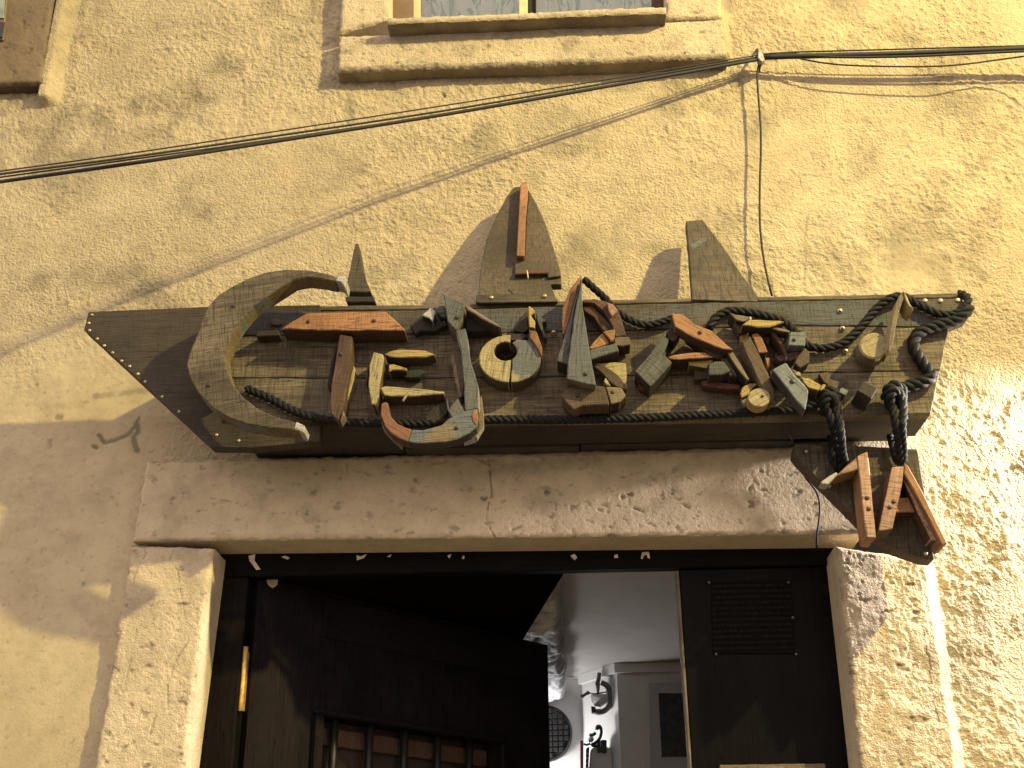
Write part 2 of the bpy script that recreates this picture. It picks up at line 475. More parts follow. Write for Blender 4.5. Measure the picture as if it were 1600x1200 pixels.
# ------------------------------------------------------------------ numpy noise and displaced masonry
PERM = RNG.permutation(512)
GA = RNG.rand(512) * 2 * np.pi
GX, GY = np.cos(GA), np.sin(GA)
def perlin(x, y):
    xi = np.floor(x).astype(np.int64); yi = np.floor(y).astype(np.int64)
    xf = x - xi; yf = y - yi
    u = xf * xf * xf * (xf * (xf * 6 - 15) + 10); v = yf * yf * yf * (yf * (yf * 6 - 15) + 10)
    def g(a, b, dx, dy):
        h = PERM[(PERM[a & 511] + b) & 511]
        return GX[h] * dx + GY[h] * dy
    n00 = g(xi, yi, xf, yf); n10 = g(xi + 1, yi, xf - 1, yf)
    n01 = g(xi, yi + 1, xf, yf - 1); n11 = g(xi + 1, yi + 1, xf - 1, yf - 1)
    return (n00 * (1 - u) + n10 * u) * (1 - v) + (n01 * (1 - u) + n11 * u) * v
def fbm(x, y, s, octv=3, gain=0.5, off=0.0):
    t = 0; a = 1.0; k = 1.0 / s
    for o in range(octv):
        t = t + a * perlin(x * k + off + 13.7 * o, y * k - off + 7.1 * o)
        a *= gain; k *= 2.03
    return t
def sstep(a, b, x):
    t = np.clip((x - a) / (b - a), 0, 1)
    return t * t * (3 - 2 * t)
def strokes(X, Zc, lines, d=0.0):
    """max mask of soft strokes; lines: (pixel points, half width px, strength)"""
    m = np.zeros_like(X)
    for pts, wpx, s in lines:
        P = [W(p[0], p[1], d) for p in pts]
        w = wpx * 0.0012
        if len(P) == 1: P = [P[0], P[0] + Vector((1e-5, 0, 0))]
        for a, b in zip(P[:-1], P[1:]):
            dx, dz = b.x - a.x, b.z - a.z
            L2 = dx * dx + dz * dz + 1e-12
            t = np.clip(((X - a.x) * dx + (Zc - a.z) * dz) / L2, 0, 1)
            wob = w * (1 + 0.7 * perlin(X * 130 + 3, Zc * 130))
            dist = np.hypot(X - a.x - t * dx, Zc - a.z - t * dz)
            m = np.maximum(m, s * (1 - sstep(wob * 0.55, wob * 1.35 + 0.001, dist)))
    return m
def grid_mesh(name, X, Y, Zg, mat, parent, dirt=None, grit=None, keep=None, extra=None, smooth=True, side_dirt=0.0):
    r, c = X.shape
    V = np.stack([X, Y, Zg], -1).reshape(-1, 3)
    idx = np.arange(r * c).reshape(r, c)
    F = np.stack([idx[:-1, :-1], idx[:-1, 1:], idx[1:, 1:], idx[1:, :-1]], -1).reshape(-1, 4)
    if keep is not None: F = F[keep.reshape(-1)]
    ev = np.zeros((0, 3))
    if extra is not None:
        ev, ef = extra
        F = np.concatenate([F, np.asarray(ef) + len(V)], 0)
        V = np.concatenate([V, np.asarray(ev)], 0)
    used = np.zeros(len(V), bool); used[F.reshape(-1)] = True
    remap = np.cumsum(used) - 1
    V2 = V[used]; F2 = remap[F]
    ctr = V2.mean(0)
    me = bpy.data.meshes.new(name)
    me.vertices.add(len(V2)); me.vertices.foreach_set('co', (V2 - ctr).astype(np.float32).reshape(-1))
    me.loops.add(F2.size); me.loops.foreach_set('vertex_index', F2.astype(np.int32).reshape(-1))
    me.polygons.add(len(F2))
    me.polygons.foreach_set('loop_start', np.arange(0, F2.size, 4, dtype=np.int32))
    me.polygons.foreach_set('loop_total', np.full(len(F2), 4, np.int32))
    if smooth: me.polygons.foreach_set('use_smooth', np.ones(len(F2), bool))
    me.update(calc_edges=True)
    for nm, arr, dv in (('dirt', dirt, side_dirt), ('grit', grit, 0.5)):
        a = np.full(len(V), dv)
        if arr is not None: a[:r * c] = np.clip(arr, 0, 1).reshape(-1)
        at = me.attributes.new(nm, 'FLOAT', 'POINT')
        at.data.foreach_set('value', a[used].astype(np.float32))
    me.validate()
    me.materials.append(mat)
    o = bpy.data.objects.new(name, me)
    return finish(o, parent, Matrix.Translation(Vector(ctr)))

def slab(name, quad, d, back, mat, parent, res=0.003, amp=1.0, pits=(), stain_shade=(), base_dirt=0.0, rnd=0.006, grit=0.5, drop=None, seed=0.0, chips=1.0, side_dirt=0.0):
    """a weathered stone: front grid over four corners (TL TR BR BL, pixels at depth d), rounded broken edges, sides back to 'back'"""
    A, B, C_, D_ = [W(p[0], p[1], d) for p in quad]
    w = max((B - A).length, (C_ - D_).length); h = max((D_ - A).length, (C_ - B).length)
    nu, nv = max(3, int(w / res)), max(3, int(h / res))
    u = np.linspace(0, 1, nu)[None, :]; v = np.linspace(0, 1, nv)[:, None]
    def bil(k): return (A[k] * (1 - u) + B[k] * u) * (1 - v) + (D_[k] * (1 - u) + C_[k] * u) * v
    X, Zc = bil(0), bil(2)
    edge = np.minimum(np.minimum(u, 1 - u) * w + 0 * v, np.minimum(v, 1 - v) * h + 0 * u)
    eb = edge + chips * 0.004 * fbm(X, Zc, 0.03, 3, 0.6, seed + 5)
    rr = np.clip(1 - eb / rnd, 0, 1)
    H = -rnd * (1 - np.sqrt(np.clip(1 - rr * rr, 0, 1)))
    H = H + amp * (0.0030 * fbm(X, Zc, 0.16, 3, 0.5, seed) + 0.0009 * fbm(X, Zc, 0.030, 4, 0.6, seed + 2) + 0.0011 * sstep(-.25, .3, fbm(X, Zc, .06, 3, .6, seed + 6)) * fbm(X, Zc, 0.0075, 2, 0.6, seed + 4))
    pit = np.clip(fbm(X * 0.6, Zc, 0.020, 3, 0.65, seed + 9) - 0.33, 0, 1)
    H = H - amp * 0.0035 * np.clip(pit * 2, 0, 1)
    dirt = base_dirt + 0.55 * np.clip(pit * 3.0, 0, 0.9) + 0.35 * rr ** 2 * (fbm(X, Zc, 0.05, 2, 0.5, 1.1) > 0)
    dirt = dirt + 0.22 * sstep(0.15, 0.6, fbm(X, Zc, 0.12, 4, 0.6, seed + 3))
    if pits:
        pm = strokes(X, Zc, pits, d) * (0.25 + 0.75 * sstep(-.25, .15, fbm(X, Zc, .018, 2, .6, 8))); H = H - 0.0022 * pm; dirt = np.maximum(dirt, pm)
    if stain_shade:
        dirt = np.maximum(dirt, strokes(X, Zc, stain_shade, d) * (0.75 + 0.5 * fbm(X, Zc, 0.02, 3, 0.6)))
    Y = -d - H
    # sides
    ring = [(0, j) for j in range(nu)] + [(i, nu - 1) for i in range(1, nv)] + [(nv - 1, j) for j in range(nu - 2, -1, -1)] + [(i, 0) for i in range(nv - 2, 0, -1)]
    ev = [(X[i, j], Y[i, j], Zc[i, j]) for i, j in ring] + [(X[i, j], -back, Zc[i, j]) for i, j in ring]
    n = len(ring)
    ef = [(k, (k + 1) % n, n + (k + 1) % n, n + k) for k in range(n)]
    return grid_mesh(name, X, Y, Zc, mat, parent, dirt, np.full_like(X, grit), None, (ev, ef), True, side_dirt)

# ------------------------------------------------------------------ the ground of the alley (out of view below)
box('alley_ground', (-30, -30, -0.2), (30, 6, 0.0), M['alley'], None, 0)['kind'] = 'structure'

# ------------------------------------------------------------------ house front
house = thing('house_front', 'old house front of rough yellow plaster with a stone framed doorway and windows', 'building', (-0.1, 0.0, 0.0))
FD = -0.06                                           # plane of the wooden door frame, behind the stone
xl = W(350, 858, FD).x; xr = W(1283, 850, FD).x
JW = 0.03                                            # stones stand this proud of the plaster
XL0 = -0.83; XR0 = 0.64; ZT0 = 2.45                  # hole in the plaster, hidden behind the stones
res = 0.003
xs = np.arange(-1.65, 1.42, res); zs = np.arange(3.95, 1.72, -res)
X, Zc = np.meshgrid(xs, zs)
def at(px, py): p = W(px, py, 0); return p.x, p.z
leftsmooth = sstep(-0.62, -0.98, X + 0.12 * fbm(X, Zc, 0.3, 2)) * sstep(2.86, 2.66, Zc + 0.10 * fbm(X, Zc, 0.25, 2, 0.5, 4))
bx_, bz_ = at(1430, 425)
blob = np.exp(-(((X - bx_) / 0.10) ** 2 + ((Zc - bz_) / 0.09) ** 2))
rough = np.clip(1.0 - 0.86 * leftsmooth - 0.8 * blob + 0.35 * fbm(X, Zc, 0.35, 3, 0.5, 8), 0.08, 1.3)
right = sstep(0.55, 0.95, X) * sstep(3.0, 2.6, Zc)
H = 0.010 * fbm(X, Zc, 0.55, 3, 0.5, 1.0) + 0.0035 * fbm(X, Zc, 0.12, 3, 0.5, 2.0)
clump = sstep(-0.25, 0.30, fbm(X, Zc, 0.075, 3, 0.6, 6.0))            # grit comes in patches between trowelled flats
H += rough * ((1 - .65 * right) * 0.0022 * fbm(X, Zc, 0.030, 3, 0.6, 3.0)
              + (1 - right + right * clump) * (0.0024 * np.clip(fbm(X + .3 * Zc, Zc * .8, 0.0115, 2, 0.6, 5.0), -0.25, .6) + 0.0020 * fbm(X, Zc, 0.0095, 2, 0.6, 5.7)))
H += right * (0.0050 * fbm(X, Zc, 0.11, 3, 0.5, 6.0) + 0.0016 * clump * np.abs(fbm(X, Zc, 0.0085, 2, 0.6, 2.5)))
CR = [(Z(1, [(187, 1070), (212, 1108), (270, 1095), (338, 1062), (375, 1010), (388, 978)]), 3.2, 1.0),
      (Z(1, [(378, 1005), (385, 1050), (362, 1078), (368, 1110), (380, 1148)]), 4.6, 1.0),
      ([(147, 699), (152, 700)], 3, 0.9), ([(88, 652), (94, 654)], 4, 0.8), ([(78, 690), (80, 698)], 4, 0.5), ([(130, 912)], 4, 0.6),
      ([(58, 602)], 3, 0.6), ([(6, 945)], 2, 0.7), ([(692, 148), (695, 152)], 2.6, 0.9), ([(114, 138), (116, 142)], 2.4, 0.8), ([(1572, 278)], 3, 0.9),
      ([(1235, 265), (1250, 278), (1252, 288)], 1.4, 0.8), ([(1250, 272), (1282, 275)], 1.0, 0.6), ([(1248, 352), (1258, 366), (1263, 335)], 2.0, 0.6),
      ([(1258, 366), (1256, 440)], 1.6, 0.55), ([(1265, 350), (1296, 357)], 1.6, 0.6), ([(1420, 145), (1432, 156), (1474, 160)], 1.4, 0.6), ([(1471, 190), (1473, 212)], 1.8, 0.6),
      ([(92, 470), (88, 450), (100, 440)], 1.2, 0.6), ([(1470, 690), (1476, 700)], 2, 0.4)]
cr = strokes(X, Zc, CR)
H -= 0.004 * cr
ST = [([(500, 130), (700, 118), (860, 112)], 17, 0.42), ([(545, 150), (548, 190)], 9, 0.35), ([(870, 140), (1060, 130)], 14, 0.30), ([(150, 620), (232, 610)], 5, 0.35), ([(60, 640), (130, 632)], 6, 0.22),
      ([(215, 165), (330, 150)], 26, 0.30), ([(150, 190), (170, 200)], 16, 0.28), ([(1275, 400), (1330, 425)], 34, 0.28), ([(1370, 200), (1350, 260)], 30, 0.20), ([(1490, 410), (1530, 430)], 20, 0.32),
      ([(1150, 120), (1130, 175), (1060, 140)], 16, 0.30), ([(590, 430), (640, 410)], 26, 0.22), ([(30, 150), (10, 175)], 14, 0.3)]
dirt = np.maximum(cr, strokes(X, Zc, ST) * (1.35 + 1.7 * fbm(X, Zc, 0.05, 4, 0.65, 3.3)))
dirt = np.maximum(dirt, 0.62 * sstep(0.05, 0.62, fbm(X, Zc, 0.30, 5, 0.62, 5.5)) * (1 - leftsmooth))
dirt = np.maximum(dirt, 0.30 * sstep(0.35, 0.8, fbm(X, Zc, 0.02, 3, 0.6, 9.5)) * rough)
def ramp_edge(xe, z0, z1, hgt, wid):
    """mortar fillet rising to the right-hand edge of a proud stone"""
    t = np.clip((X - xe) / wid, 0, 1)
    e = (X > xe - 0.02) * sstep(z1 + 0.01, z1 - 0.01, Zc) * sstep(z0 - 0.01, z0 + 0.01, Zc)
    return e * hgt * (1 - t) ** 1.3
wob = 0.006 * fbm(X * 0, Zc, 0.05, 3, 0.6, 2)
xjr = W(1441, 880, JW).x
H = np.maximum(H, ramp_edge(xjr + 0.002 + wob, 0, 2.265, 0.029, 0.030) + 0.3 * H)
H = np.maximum(H, ramp_edge(W(1127, 30, .045).x + 0.006, 3.50, 4.2, 0.035, 0.02) + 0.3 * H)
H = np.maximum(H, ramp_edge(W(82, 60, .04).x + 0.004, 3.44, 4.2, 0.032, 0.03) + 0.3 * H)
fade = np.minimum(np.minimum(sstep(-1.65, -1.60, X), sstep(1.415, 1.37, X)), np.minimum(sstep(3.948, 3.90, Zc), sstep(1.722, 1.77, Zc)))
H *= fade
cx = (X[:-1, :-1] + X[1:, 1:]) / 2; cz = (Zc[:-1, :-1] + Zc[1:, 1:]) / 2
hole = (cx > XL0) & (cx < XR0) & (cz < ZT0)
wx0, wx1, wz0 = W(560, 20, 0).x, W(1085, 20, 0).x, W(800, 60, 0).z
hole |= (cx > wx0) & (cx < wx1) & (cz > wz0)
wl1 = W(30, 60, 0).x; wlz = W(10, 95, 0).z
hole |= (cx < wl1) & (cz > wlz)
x0, x1, z0, z1 = xs[0], xs[-1], zs[-1], zs[0]
ev, ef = [], []
def q4(a, b, c, d):
    i = len(ev); ev.extend([(a, 0, c), (b, 0, c), (b, 0, d), (a, 0, d)]); ef.append((i, i + 1, i + 2, i + 3))
q4(-7, x0, 0, 8); q4(x1, 7, 0, 8); q4(wl1, wx0, z1, 5.2); q4(wx1, x1, z1, 5.2); q4(x0, x1, 5.2, 8); q4(x0, XL0, 0, z0); q4(XR0, x1, 0, z0)
grid_mesh('plaster_wall', X, -H, Zc, M['wall'], house, dirt, np.clip(rough * 0.6 + 0.25 * right, 0.06, 1), ~hole, (ev, ef))

# stone door surround
lint_p = [(Z(17, [(375, 85), (380, 150), (385, 205), (372, 250), (365, 300), (385, 345), (400, 370)]), 0.9, 1.0), ([(482, 802)], 6.5, 1.0), ([(755, 778), (758, 779)], 4, 1.0), ([(769, 776)], 3.5, .6), ([(855, 770)], 5, 1.0), ([(876, 772)], 3, .5),
          ([(1173, 787)], 7.5, .85), ([(972, 777), (986, 772)], 3, .9), ([(935, 797), (950, 799)], 2.5, .6), ([(990, 794), (1003, 798)], 2.2, .7), ([(1070, 790), (1075, 792)], 3, .6), ([(650, 750), (653, 752)], 4, .7),
          ([(800, 828), (815, 822)], 2, .6), ([(637, 834), (646, 832)], 2, .7), ([(802, 755), (812, 742)], 2, .5), ([(830, 770), (834, 790)], 3, .4), ([(540, 720), (545, 742)], 1.5, .6), ([(330, 778), (372, 786)], 1.4, .5), ([(1170, 765), (1178, 752)], 2, .6)]
lint_s = [([(235, 719), (700, 712), (1230, 700)], 5, 0.7), ([(790, 735), (850, 728), (930, 722)], 12, 0.45), ([(480, 798), (486, 808)], 13, 0.5), ([(1165, 755), (1175, 780)], 11, .4), ([(340, 838), (560, 838), (700, 837)], 5, .3), ([(1285, 830), (1335, 832)], 9, 0.75)]
lint = slab('lintel', [(229, 719), (1345, 694), (1350, 833), (206, 845)], JW + 0.004, -0.09, M['stone'], house, 0.002, 0.30, lint_p, lint_s, 0.03, 0.008, 0.22, seed=1.0)
zl = W(206, 846, JW + .004).z
def jamb(quad, seed, pits, stain_shade, amp, grit):
    return slab('door_jamb', quad, JW, -0.09, M['stone'], house, 0.002, amp, pits, stain_shade, 0.02, 0.010, grit, seed=seed)
Vb = lambda px, py: (px, py)
jl_p = [(Z(16, [(285, 395), (295, 430), (265, 480), (250, 520), (262, 570)]), .8, .6), (Z(16, [(405, 400), (380, 450), (410, 490), (420, 560), (435, 650)]), .8, .55), (Z(16, [(450, 740), (400, 820), (375, 900), (375, 985)]), .9, .6),
        (Z(16, [(190, 848)]), 4, 1.0), (Z(16, [(262, 700), (235, 830), (212, 930)]), .8, .5), (Z(16, [(215, 1010), (225, 1060), (190, 1120)]), .8, .5), (Z(16, [(330, 1010), (310, 1080)]), 1.3, .5), (Z(16, [(245, 495)]), 4, .9)]
jl_s = [([(205, 850), (270, 849), (345, 850)], 5, .85), ([(280, 862), (345, 880)], 12, .25)]
jl_bot = W(145, 1200, JW)
jamb([(205, 850), (334, 856), (276, 1290), (130, 1300)], 3.0, jl_p, jl_s, 0.9, 0.5)
jr_p = [(Z(15, [(560, 520), (580, 590), (560, 650)]), 2.0, .5), (Z(15, [(650, 530), (655, 545)]), 4, .6), (Z(15, [(520, 600), (535, 650)]), 2, .5), (Z(15, [(570, 790)]), 4, .5), (Z(15, [(700, 800), (710, 880)]), 2, .5)]
jamb([(1306, 851), (1440, 874), (1512, 1300), (1356, 1290)], 5.0, jr_p, [([(1284, 850), (1320, 852)], 4, .6)], 1.35, 0.95)
# plain lower ends of the two jambs, below the photograph
box('door_jamb', (-0.872, -JW + .002, 0), (xl + .004, 0.09, W(130, 1299, JW).z), M['stone'], house, 0.006)
box('door_jamb', (xr - .004, -JW + .002, 0), (xjr - .003, 0.09, W(1512, 1299, JW).z), M['stone'], house, 0.006)

# wooden frame of the doorway
zf_top = W(800, 855, FD).z + 0.03
zf_bot = W(800, 892, FD).z
fl_x = W(388, 900, FD).x
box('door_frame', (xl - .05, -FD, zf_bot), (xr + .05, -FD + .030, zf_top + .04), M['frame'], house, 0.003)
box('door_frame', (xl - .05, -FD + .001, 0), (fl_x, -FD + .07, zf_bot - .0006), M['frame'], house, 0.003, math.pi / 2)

# fixed right-hand leaf
RD = -0.072
lf_x = W(1061, 897, RD).x
sl = box('door_leaf', (lf_x, -RD, 0), (xr + .03, -RD + .045, zf_bot - .0008), M['doorblack'], house, 0.002, math.pi / 2)
sl['label'] = 'closed black right-hand leaf with a small sheet of print'
e_ = box('edge_strip', (lf_x - .005, -RD - .001, 0), (lf_x - .0004, -RD + .04, zf_bot - .003), M['tan'], sl, 0.001, math.pi / 2)

# open left-hand leaf, swung into the room
zlt = W(405, 900, -0.094).z                      # the leaf hangs just behind the head of the frame
HA = WZ(405, 900, zlt); FR = WZ(855.5, 1008, zlt)
HA = Vector((HA.x, HA.y, 0)); FR = Vector((FR.x, FR.y, 0))
DX = (FR - HA).normalized(); LW = (FR - HA).length
DNn = Vector((DX.y, -DX.x, 0))                       # outward side, towards the street
if DNn.y > 0: DNn = -DNn
def on_leaf(px, py):
    v = ray(px, py); t = (HA - EYE).dot(DNn) / v.dot(DNn)
    p = EYE + v * t
    return (p - HA).dot(DX), p.z
def leaf_box(name, u0, u1, za, zb, o0, o1, mat, parent, bevel=0.002):
    v = []
    for u in (u0, u1):
        for o in (o0, o1):
            for z in (za, zb):
                v.append(HA + DX * u + DNn * o + Vector((0, 0, z)))
    f = [(0, 1, 3, 2), (4, 6, 7, 5), (0, 4, 5, 1), (2, 3, 7, 6), (0, 2, 6, 4), (1, 5, 7, 3)]
    return mk(name, v, f, mat, parent, 0, bevel=bevel)
wu0, wz1 = on_leaf(500, 1121); wu1, wz1b = on_leaf(776, 1160)
wz1 = (wz1 + wz1b) / 2; wz0_ = wz1 - 0.62
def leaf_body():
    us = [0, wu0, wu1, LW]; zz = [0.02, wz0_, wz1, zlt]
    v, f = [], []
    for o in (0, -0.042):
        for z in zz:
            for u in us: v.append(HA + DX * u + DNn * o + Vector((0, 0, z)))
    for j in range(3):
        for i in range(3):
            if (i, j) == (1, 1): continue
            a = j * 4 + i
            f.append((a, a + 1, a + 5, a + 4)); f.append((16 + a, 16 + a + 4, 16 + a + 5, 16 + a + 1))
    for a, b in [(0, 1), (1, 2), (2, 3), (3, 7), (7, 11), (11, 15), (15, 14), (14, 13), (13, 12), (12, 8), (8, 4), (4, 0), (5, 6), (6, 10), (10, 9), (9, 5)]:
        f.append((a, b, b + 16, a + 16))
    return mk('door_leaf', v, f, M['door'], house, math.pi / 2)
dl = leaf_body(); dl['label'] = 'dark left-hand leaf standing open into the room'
box('door_frame', (xl - .06, -FD + .0715, 0), (HA.x - .006, -FD + .13, zf_bot), M['frame'], house, 0.002)
# raised panel moulding above the window
pu0, pz0 = on_leaf(503, 996); pu1, pz1 = on_leaf(506, 932)
leaf_box('panel_moulding', pu0, LW - .07, pz0, pz1, 0.0006, 0.006, M['door'], dl, 0.004)
leaf_box('window_trim', wu0 - .022, wu1 + .022, wz1 + .001, wz1 + .011, 0.0006, .016, M['door'], dl, .004)
for a, b in ((wu0 - .022, wu0 - .001), (wu1 + .001, wu1 + .022)):
    leaf_box('window_trim', a, b, wz0_, wz1, 0.0006, .020, M['door'], dl, .004)
for px in (526, 582, 637, 689, 739):
    u, _ = on_leaf(px, 1180)
    p = HA + DX * u + DNn * (-0.012)
    tube('window_bar', [p + Vector((0, 0, wz0_ - .01)), p + Vector((0, 0, (wz0_ + wz1) / 2)), p + Vector((0, 0, wz1 + .004))], 0.0085, M['iron'], dl, 0.1, 8)
leaf_box('shutter_panel', wu0 - .01, wu1 + .01, wz0_ - .01, wz1 + .012, -0.060, -0.0425, M['shutter'], dl, 0.001)
leaf_box('reflection_strip', wu0 + .002, wu1 - .002, wz1 - .050, wz1 - .014, -0.0422, -0.030, M['redbrown'], dl, 0.002)  # red-brown strip put in for the orange reflection behind the bars
# brass hinge on the frame side
hz1 = W(392, 1012, FD).z; hz0 = W(381, 1106, FD).z
hx = fl_x + .0006
hinge = box('hinge', (hx, -FD + .012, hz0), (hx + .004, -FD + .060, hz1), M['brass'], dl, 0.001)
tube('hinge_pin', [(hx + .004, -FD + .010, hz0 - .004), (hx + .004, -FD + .010, (hz0 + hz1) / 2), (hx + .004, -FD + .010, hz1 + .004)], .005, M['brass'], dl, .05, 8)

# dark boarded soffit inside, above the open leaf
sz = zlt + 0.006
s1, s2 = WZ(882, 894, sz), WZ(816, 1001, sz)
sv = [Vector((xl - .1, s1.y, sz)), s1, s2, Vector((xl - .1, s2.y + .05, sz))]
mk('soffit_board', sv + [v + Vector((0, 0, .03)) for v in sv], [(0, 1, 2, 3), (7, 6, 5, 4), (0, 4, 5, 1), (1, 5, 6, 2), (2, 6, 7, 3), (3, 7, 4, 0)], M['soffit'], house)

# upper window
sill_s = [([(560, 66), (700, 62), (1000, 45)], 9, .5), ([(535, 109), (800, 101), (1137, 88)], 8, .95), ([(640, 100), (660, 80)], 10, .4), ([(930, 85), (1010, 75)], 14, .35), ([(700, 52), (860, 50)], 10, .5), ([(885, 75), (900, 60)], 12, .55), ([(590, 70), (610, 66)], 9, .5), ([(1040, 70), (1060, 60)], 16, .3), ([(760, 62), (780, 58)], 10, .4)]
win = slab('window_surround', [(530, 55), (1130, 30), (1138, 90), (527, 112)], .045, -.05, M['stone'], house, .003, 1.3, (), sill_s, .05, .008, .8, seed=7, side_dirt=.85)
slab('window_surround', [(538, -90), (607, -92), (606, 30), (530, 53)], .043, -.12, M['stone'], house, .004, 1.3, (), (), .04, .008, .8, seed=8)
slab('window_surround', [(1041, -100), (1118, -104), (1129, 28), (1041, 30)], .043, -.12, M['stone'], house, .004, 1.3, (), [([(1045, 5), (1050, 25)], 6, .5)], .05, .008, .8, seed=9)
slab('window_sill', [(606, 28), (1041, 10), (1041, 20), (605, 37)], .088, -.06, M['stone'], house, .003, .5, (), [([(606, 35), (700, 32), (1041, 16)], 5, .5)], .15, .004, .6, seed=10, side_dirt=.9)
SP = -0.07
def win_bar(name, xa, xb, d, t, mat, parent, ya=-95, yb=40):
    return piece(name, [(xa, ya), (xb, ya), (xb, yb - (xb - 600) * .04), (xa, yb - (xa - 600) * .04)], d, t, mat, parent, 90, 0, .001)
wf = win_bar('window_frame', 606, 646, SP + .03, .05, M['winbrown'], house)
win_bar('sash_stile', 645.5, 656, SP + .02, .03, M['winframe'], wf)
win_bar('sash_stile', 811, 824, SP + .02, .03, M['winframe'], wf)
win_bar('shadow_gap', 824.5, 837.5, SP - .01, .02, M['dark'], wf)
win_bar('sash_stile', 1019, 1046, SP + .015, .03, M['maroon'], wf)
win_bar('pane', 655, 812, SP, .003, M['glass'], wf)
win_bar('pane', 837, 1020, SP, .003, M['glass'], wf)
def curtain(xa, xb, label, seed):
    a = W(xa, 40, SP - .05); b = W(xb, 30, SP - .05)
    us = np.linspace(a.x, b.x, 120); zz = np.linspace(a.z - .08, a.z + .5, 8)
    Xc, Zz = np.meshgrid(us, zz)
    Yc = -(SP - .05) + .010 * np.sin(Xc * 95 + seed) + .006 * np.sin(Xc * 210 + 2 * seed + Zz * 4)
    o = grid_mesh('curtain', Xc, Yc, Zz, M['curtain'], None)
    tag(o, label, 'curtain', 'curtains behind the upper window')
curtain(648, 816, 'pale leaf print curtain behind the left pane of the upper window', 1.0)
curtain(834, 1030, 'pale leaf print curtain behind the right pane, beside the maroon stile', 2.3)
# corner of the second window, top left
slab('window_surround', [(-150, -95), (96, -95), (64, 130), (-190, 138)], .04, -.12, M['dark_stone'], house, .004, 1.2, (), [([(-100, 134), (0, 131), (62, 129)], 5, .9), ([(5, 60), (2, 75)], 6, .7)], .05, .01, .9, seed=12, side_dirt=.85)  # the lower-edge stroke paints the shadow line into the stone colour
piece('window_frame', [(-60, -95), (19, -95), (5, 62), (-60, 64)], .048, .03, M['winbrown'], house, 90, 0, .002)
piece('pane', [(-60, -90), (10, -90), (6, 28), (-60, 28)], .052, .003, M['dullglass'], house, 90, 0, .001)
piece('pane', [(-60, 32), (8, 34), (4, 58), (-60, 60)], .052, .003, M['black'], house, 90, 0, .001)

# ------------------------------------------------------------------ room behind the door
ZC = 2.40
c0 = WZ(963, 1037, ZC); c1 = WZ(909, 1055, ZC); yf = c1.y + 0.06
def st(o): o['kind'] = 'structure'; return o
st(box('room_ceiling', (-2.2, 0.13, ZC), (2.2, yf + .5, ZC + .1), M['ceil'], None, 0))
st(box('room_floor', (-2.2, 0.10, -.1), (2.2, yf + .5, 0.02), M['floor'], None, 0))
st(box('room_far_wall', (-2.2, yf, 0.02), (c1.x + .02, yf + .1, ZC - .001), M['room'], None, 0))
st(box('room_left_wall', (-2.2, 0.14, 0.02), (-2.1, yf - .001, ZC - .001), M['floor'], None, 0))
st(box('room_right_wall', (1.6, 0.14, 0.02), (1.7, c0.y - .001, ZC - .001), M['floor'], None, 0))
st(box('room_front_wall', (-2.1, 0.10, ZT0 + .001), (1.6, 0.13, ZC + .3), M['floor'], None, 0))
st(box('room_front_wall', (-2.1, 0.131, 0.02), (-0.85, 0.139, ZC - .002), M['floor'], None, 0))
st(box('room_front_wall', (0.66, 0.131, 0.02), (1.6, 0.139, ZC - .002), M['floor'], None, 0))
wv = [Vector((c1.x, c1.y + .05, .02)), Vector((c0.x, c0.y, .02)), Vector((1.6, c0.y - .01, .02)), Vector((1.6, c0.y + .4, .02)), Vector((c1.x, c0.y + .4, .02))]
nW = len(wv)
st(mk('room_pier', wv + [v + Vector((0, 0, ZC - .021)) for v in wv], [list(range(nW)), list(range(2 * nW - 1, nW - 1, -1))] + [[i, nW + i, nW + (i + 1) % nW, (i + 1) % nW] for i in range(nW)], M['room'], None))
# cornice lines along the pier
nrm = Vector((c1.y - c0.y, -(c1.x - c0.x), 0)).normalized()
if nrm.y > 0: nrm = -nrm
ca, cb = Vector((c0.x, c0.y, 0)), Vector((c1.x, c1.y, 0))
cv = []
for z in (ZC - .030, ZC - .001):
    for p in (cb, ca, Vector((1.58, c0.y - .01, 0))):
        cv.append(p + Vector((0, 0, z)))
oo = [nrm * .014, (nrm + Vector((0, -1, 0))).normalized() * .015, Vector((0, -.014, 0))]
cv2 = [v + oo[i % 3] for i, v in enumerate(cv)]
cf = []
for s in (0, 1):
    cf += [(s, s + 1, 6 + s + 1, 6 + s), (6 + s, 6 + s + 1, 9 + s + 1, 9 + s), (9 + s, 9 + s + 1, 3 + s + 1, 3 + s)]
st(mk('room_cornice', cv + cv2, cf, M['room'], None))
# rough whitewashed beam under the ceiling, running inwards
zb = ZC - 0.075
b1, b2 = WZ(872, 918, zb), WZ(884, 1095, zb)
nu, nv = 60, 200
uu = np.linspace(0, 1, nu)[None, :]; vv = np.linspace(0, 1, nv)[:, None]
Yb = (b1.y - .15) * (1 - vv) + b2.y * vv + 0 * uu
xe = b1.x * (1 - vv) + b2.x * vv
Xb = (xe - .26) + .26 * uu
Hb = .016 * fbm(Xb, Yb, .10, 4, .6, 1.5) + .006 * fbm(Xb, Yb, .02, 3, .6, 4)
Xb = Xb + .014 * fbm(Xb * 0 + 2, Yb, .12, 3, .6, 7) * uu
rr = np.clip(1 - (1 - uu) * .26 / .02, 0, 1) + 0 * vv
Zb = zb - Hb + .03 * rr ** 2
Db = .6 * sstep(.2, .6, fbm(Xb * .6, Yb, .05, 4, .65, 2.2)) + .4 * rr
ring = [(i, nu - 1) for i in range(nv)]
ring2 = [(nv - 1, j) for j in range(nu)]
ev = [(Xb[i, j], Yb[i, j], Zb[i, j]) for i, j in ring] + [(Xb[i, j], Yb[i, j], ZC + .01) for i, j in ring]
ef = [(k, k + 1, nv + k + 1, nv + k) for k in range(nv - 1)]
o_ = len(ev)
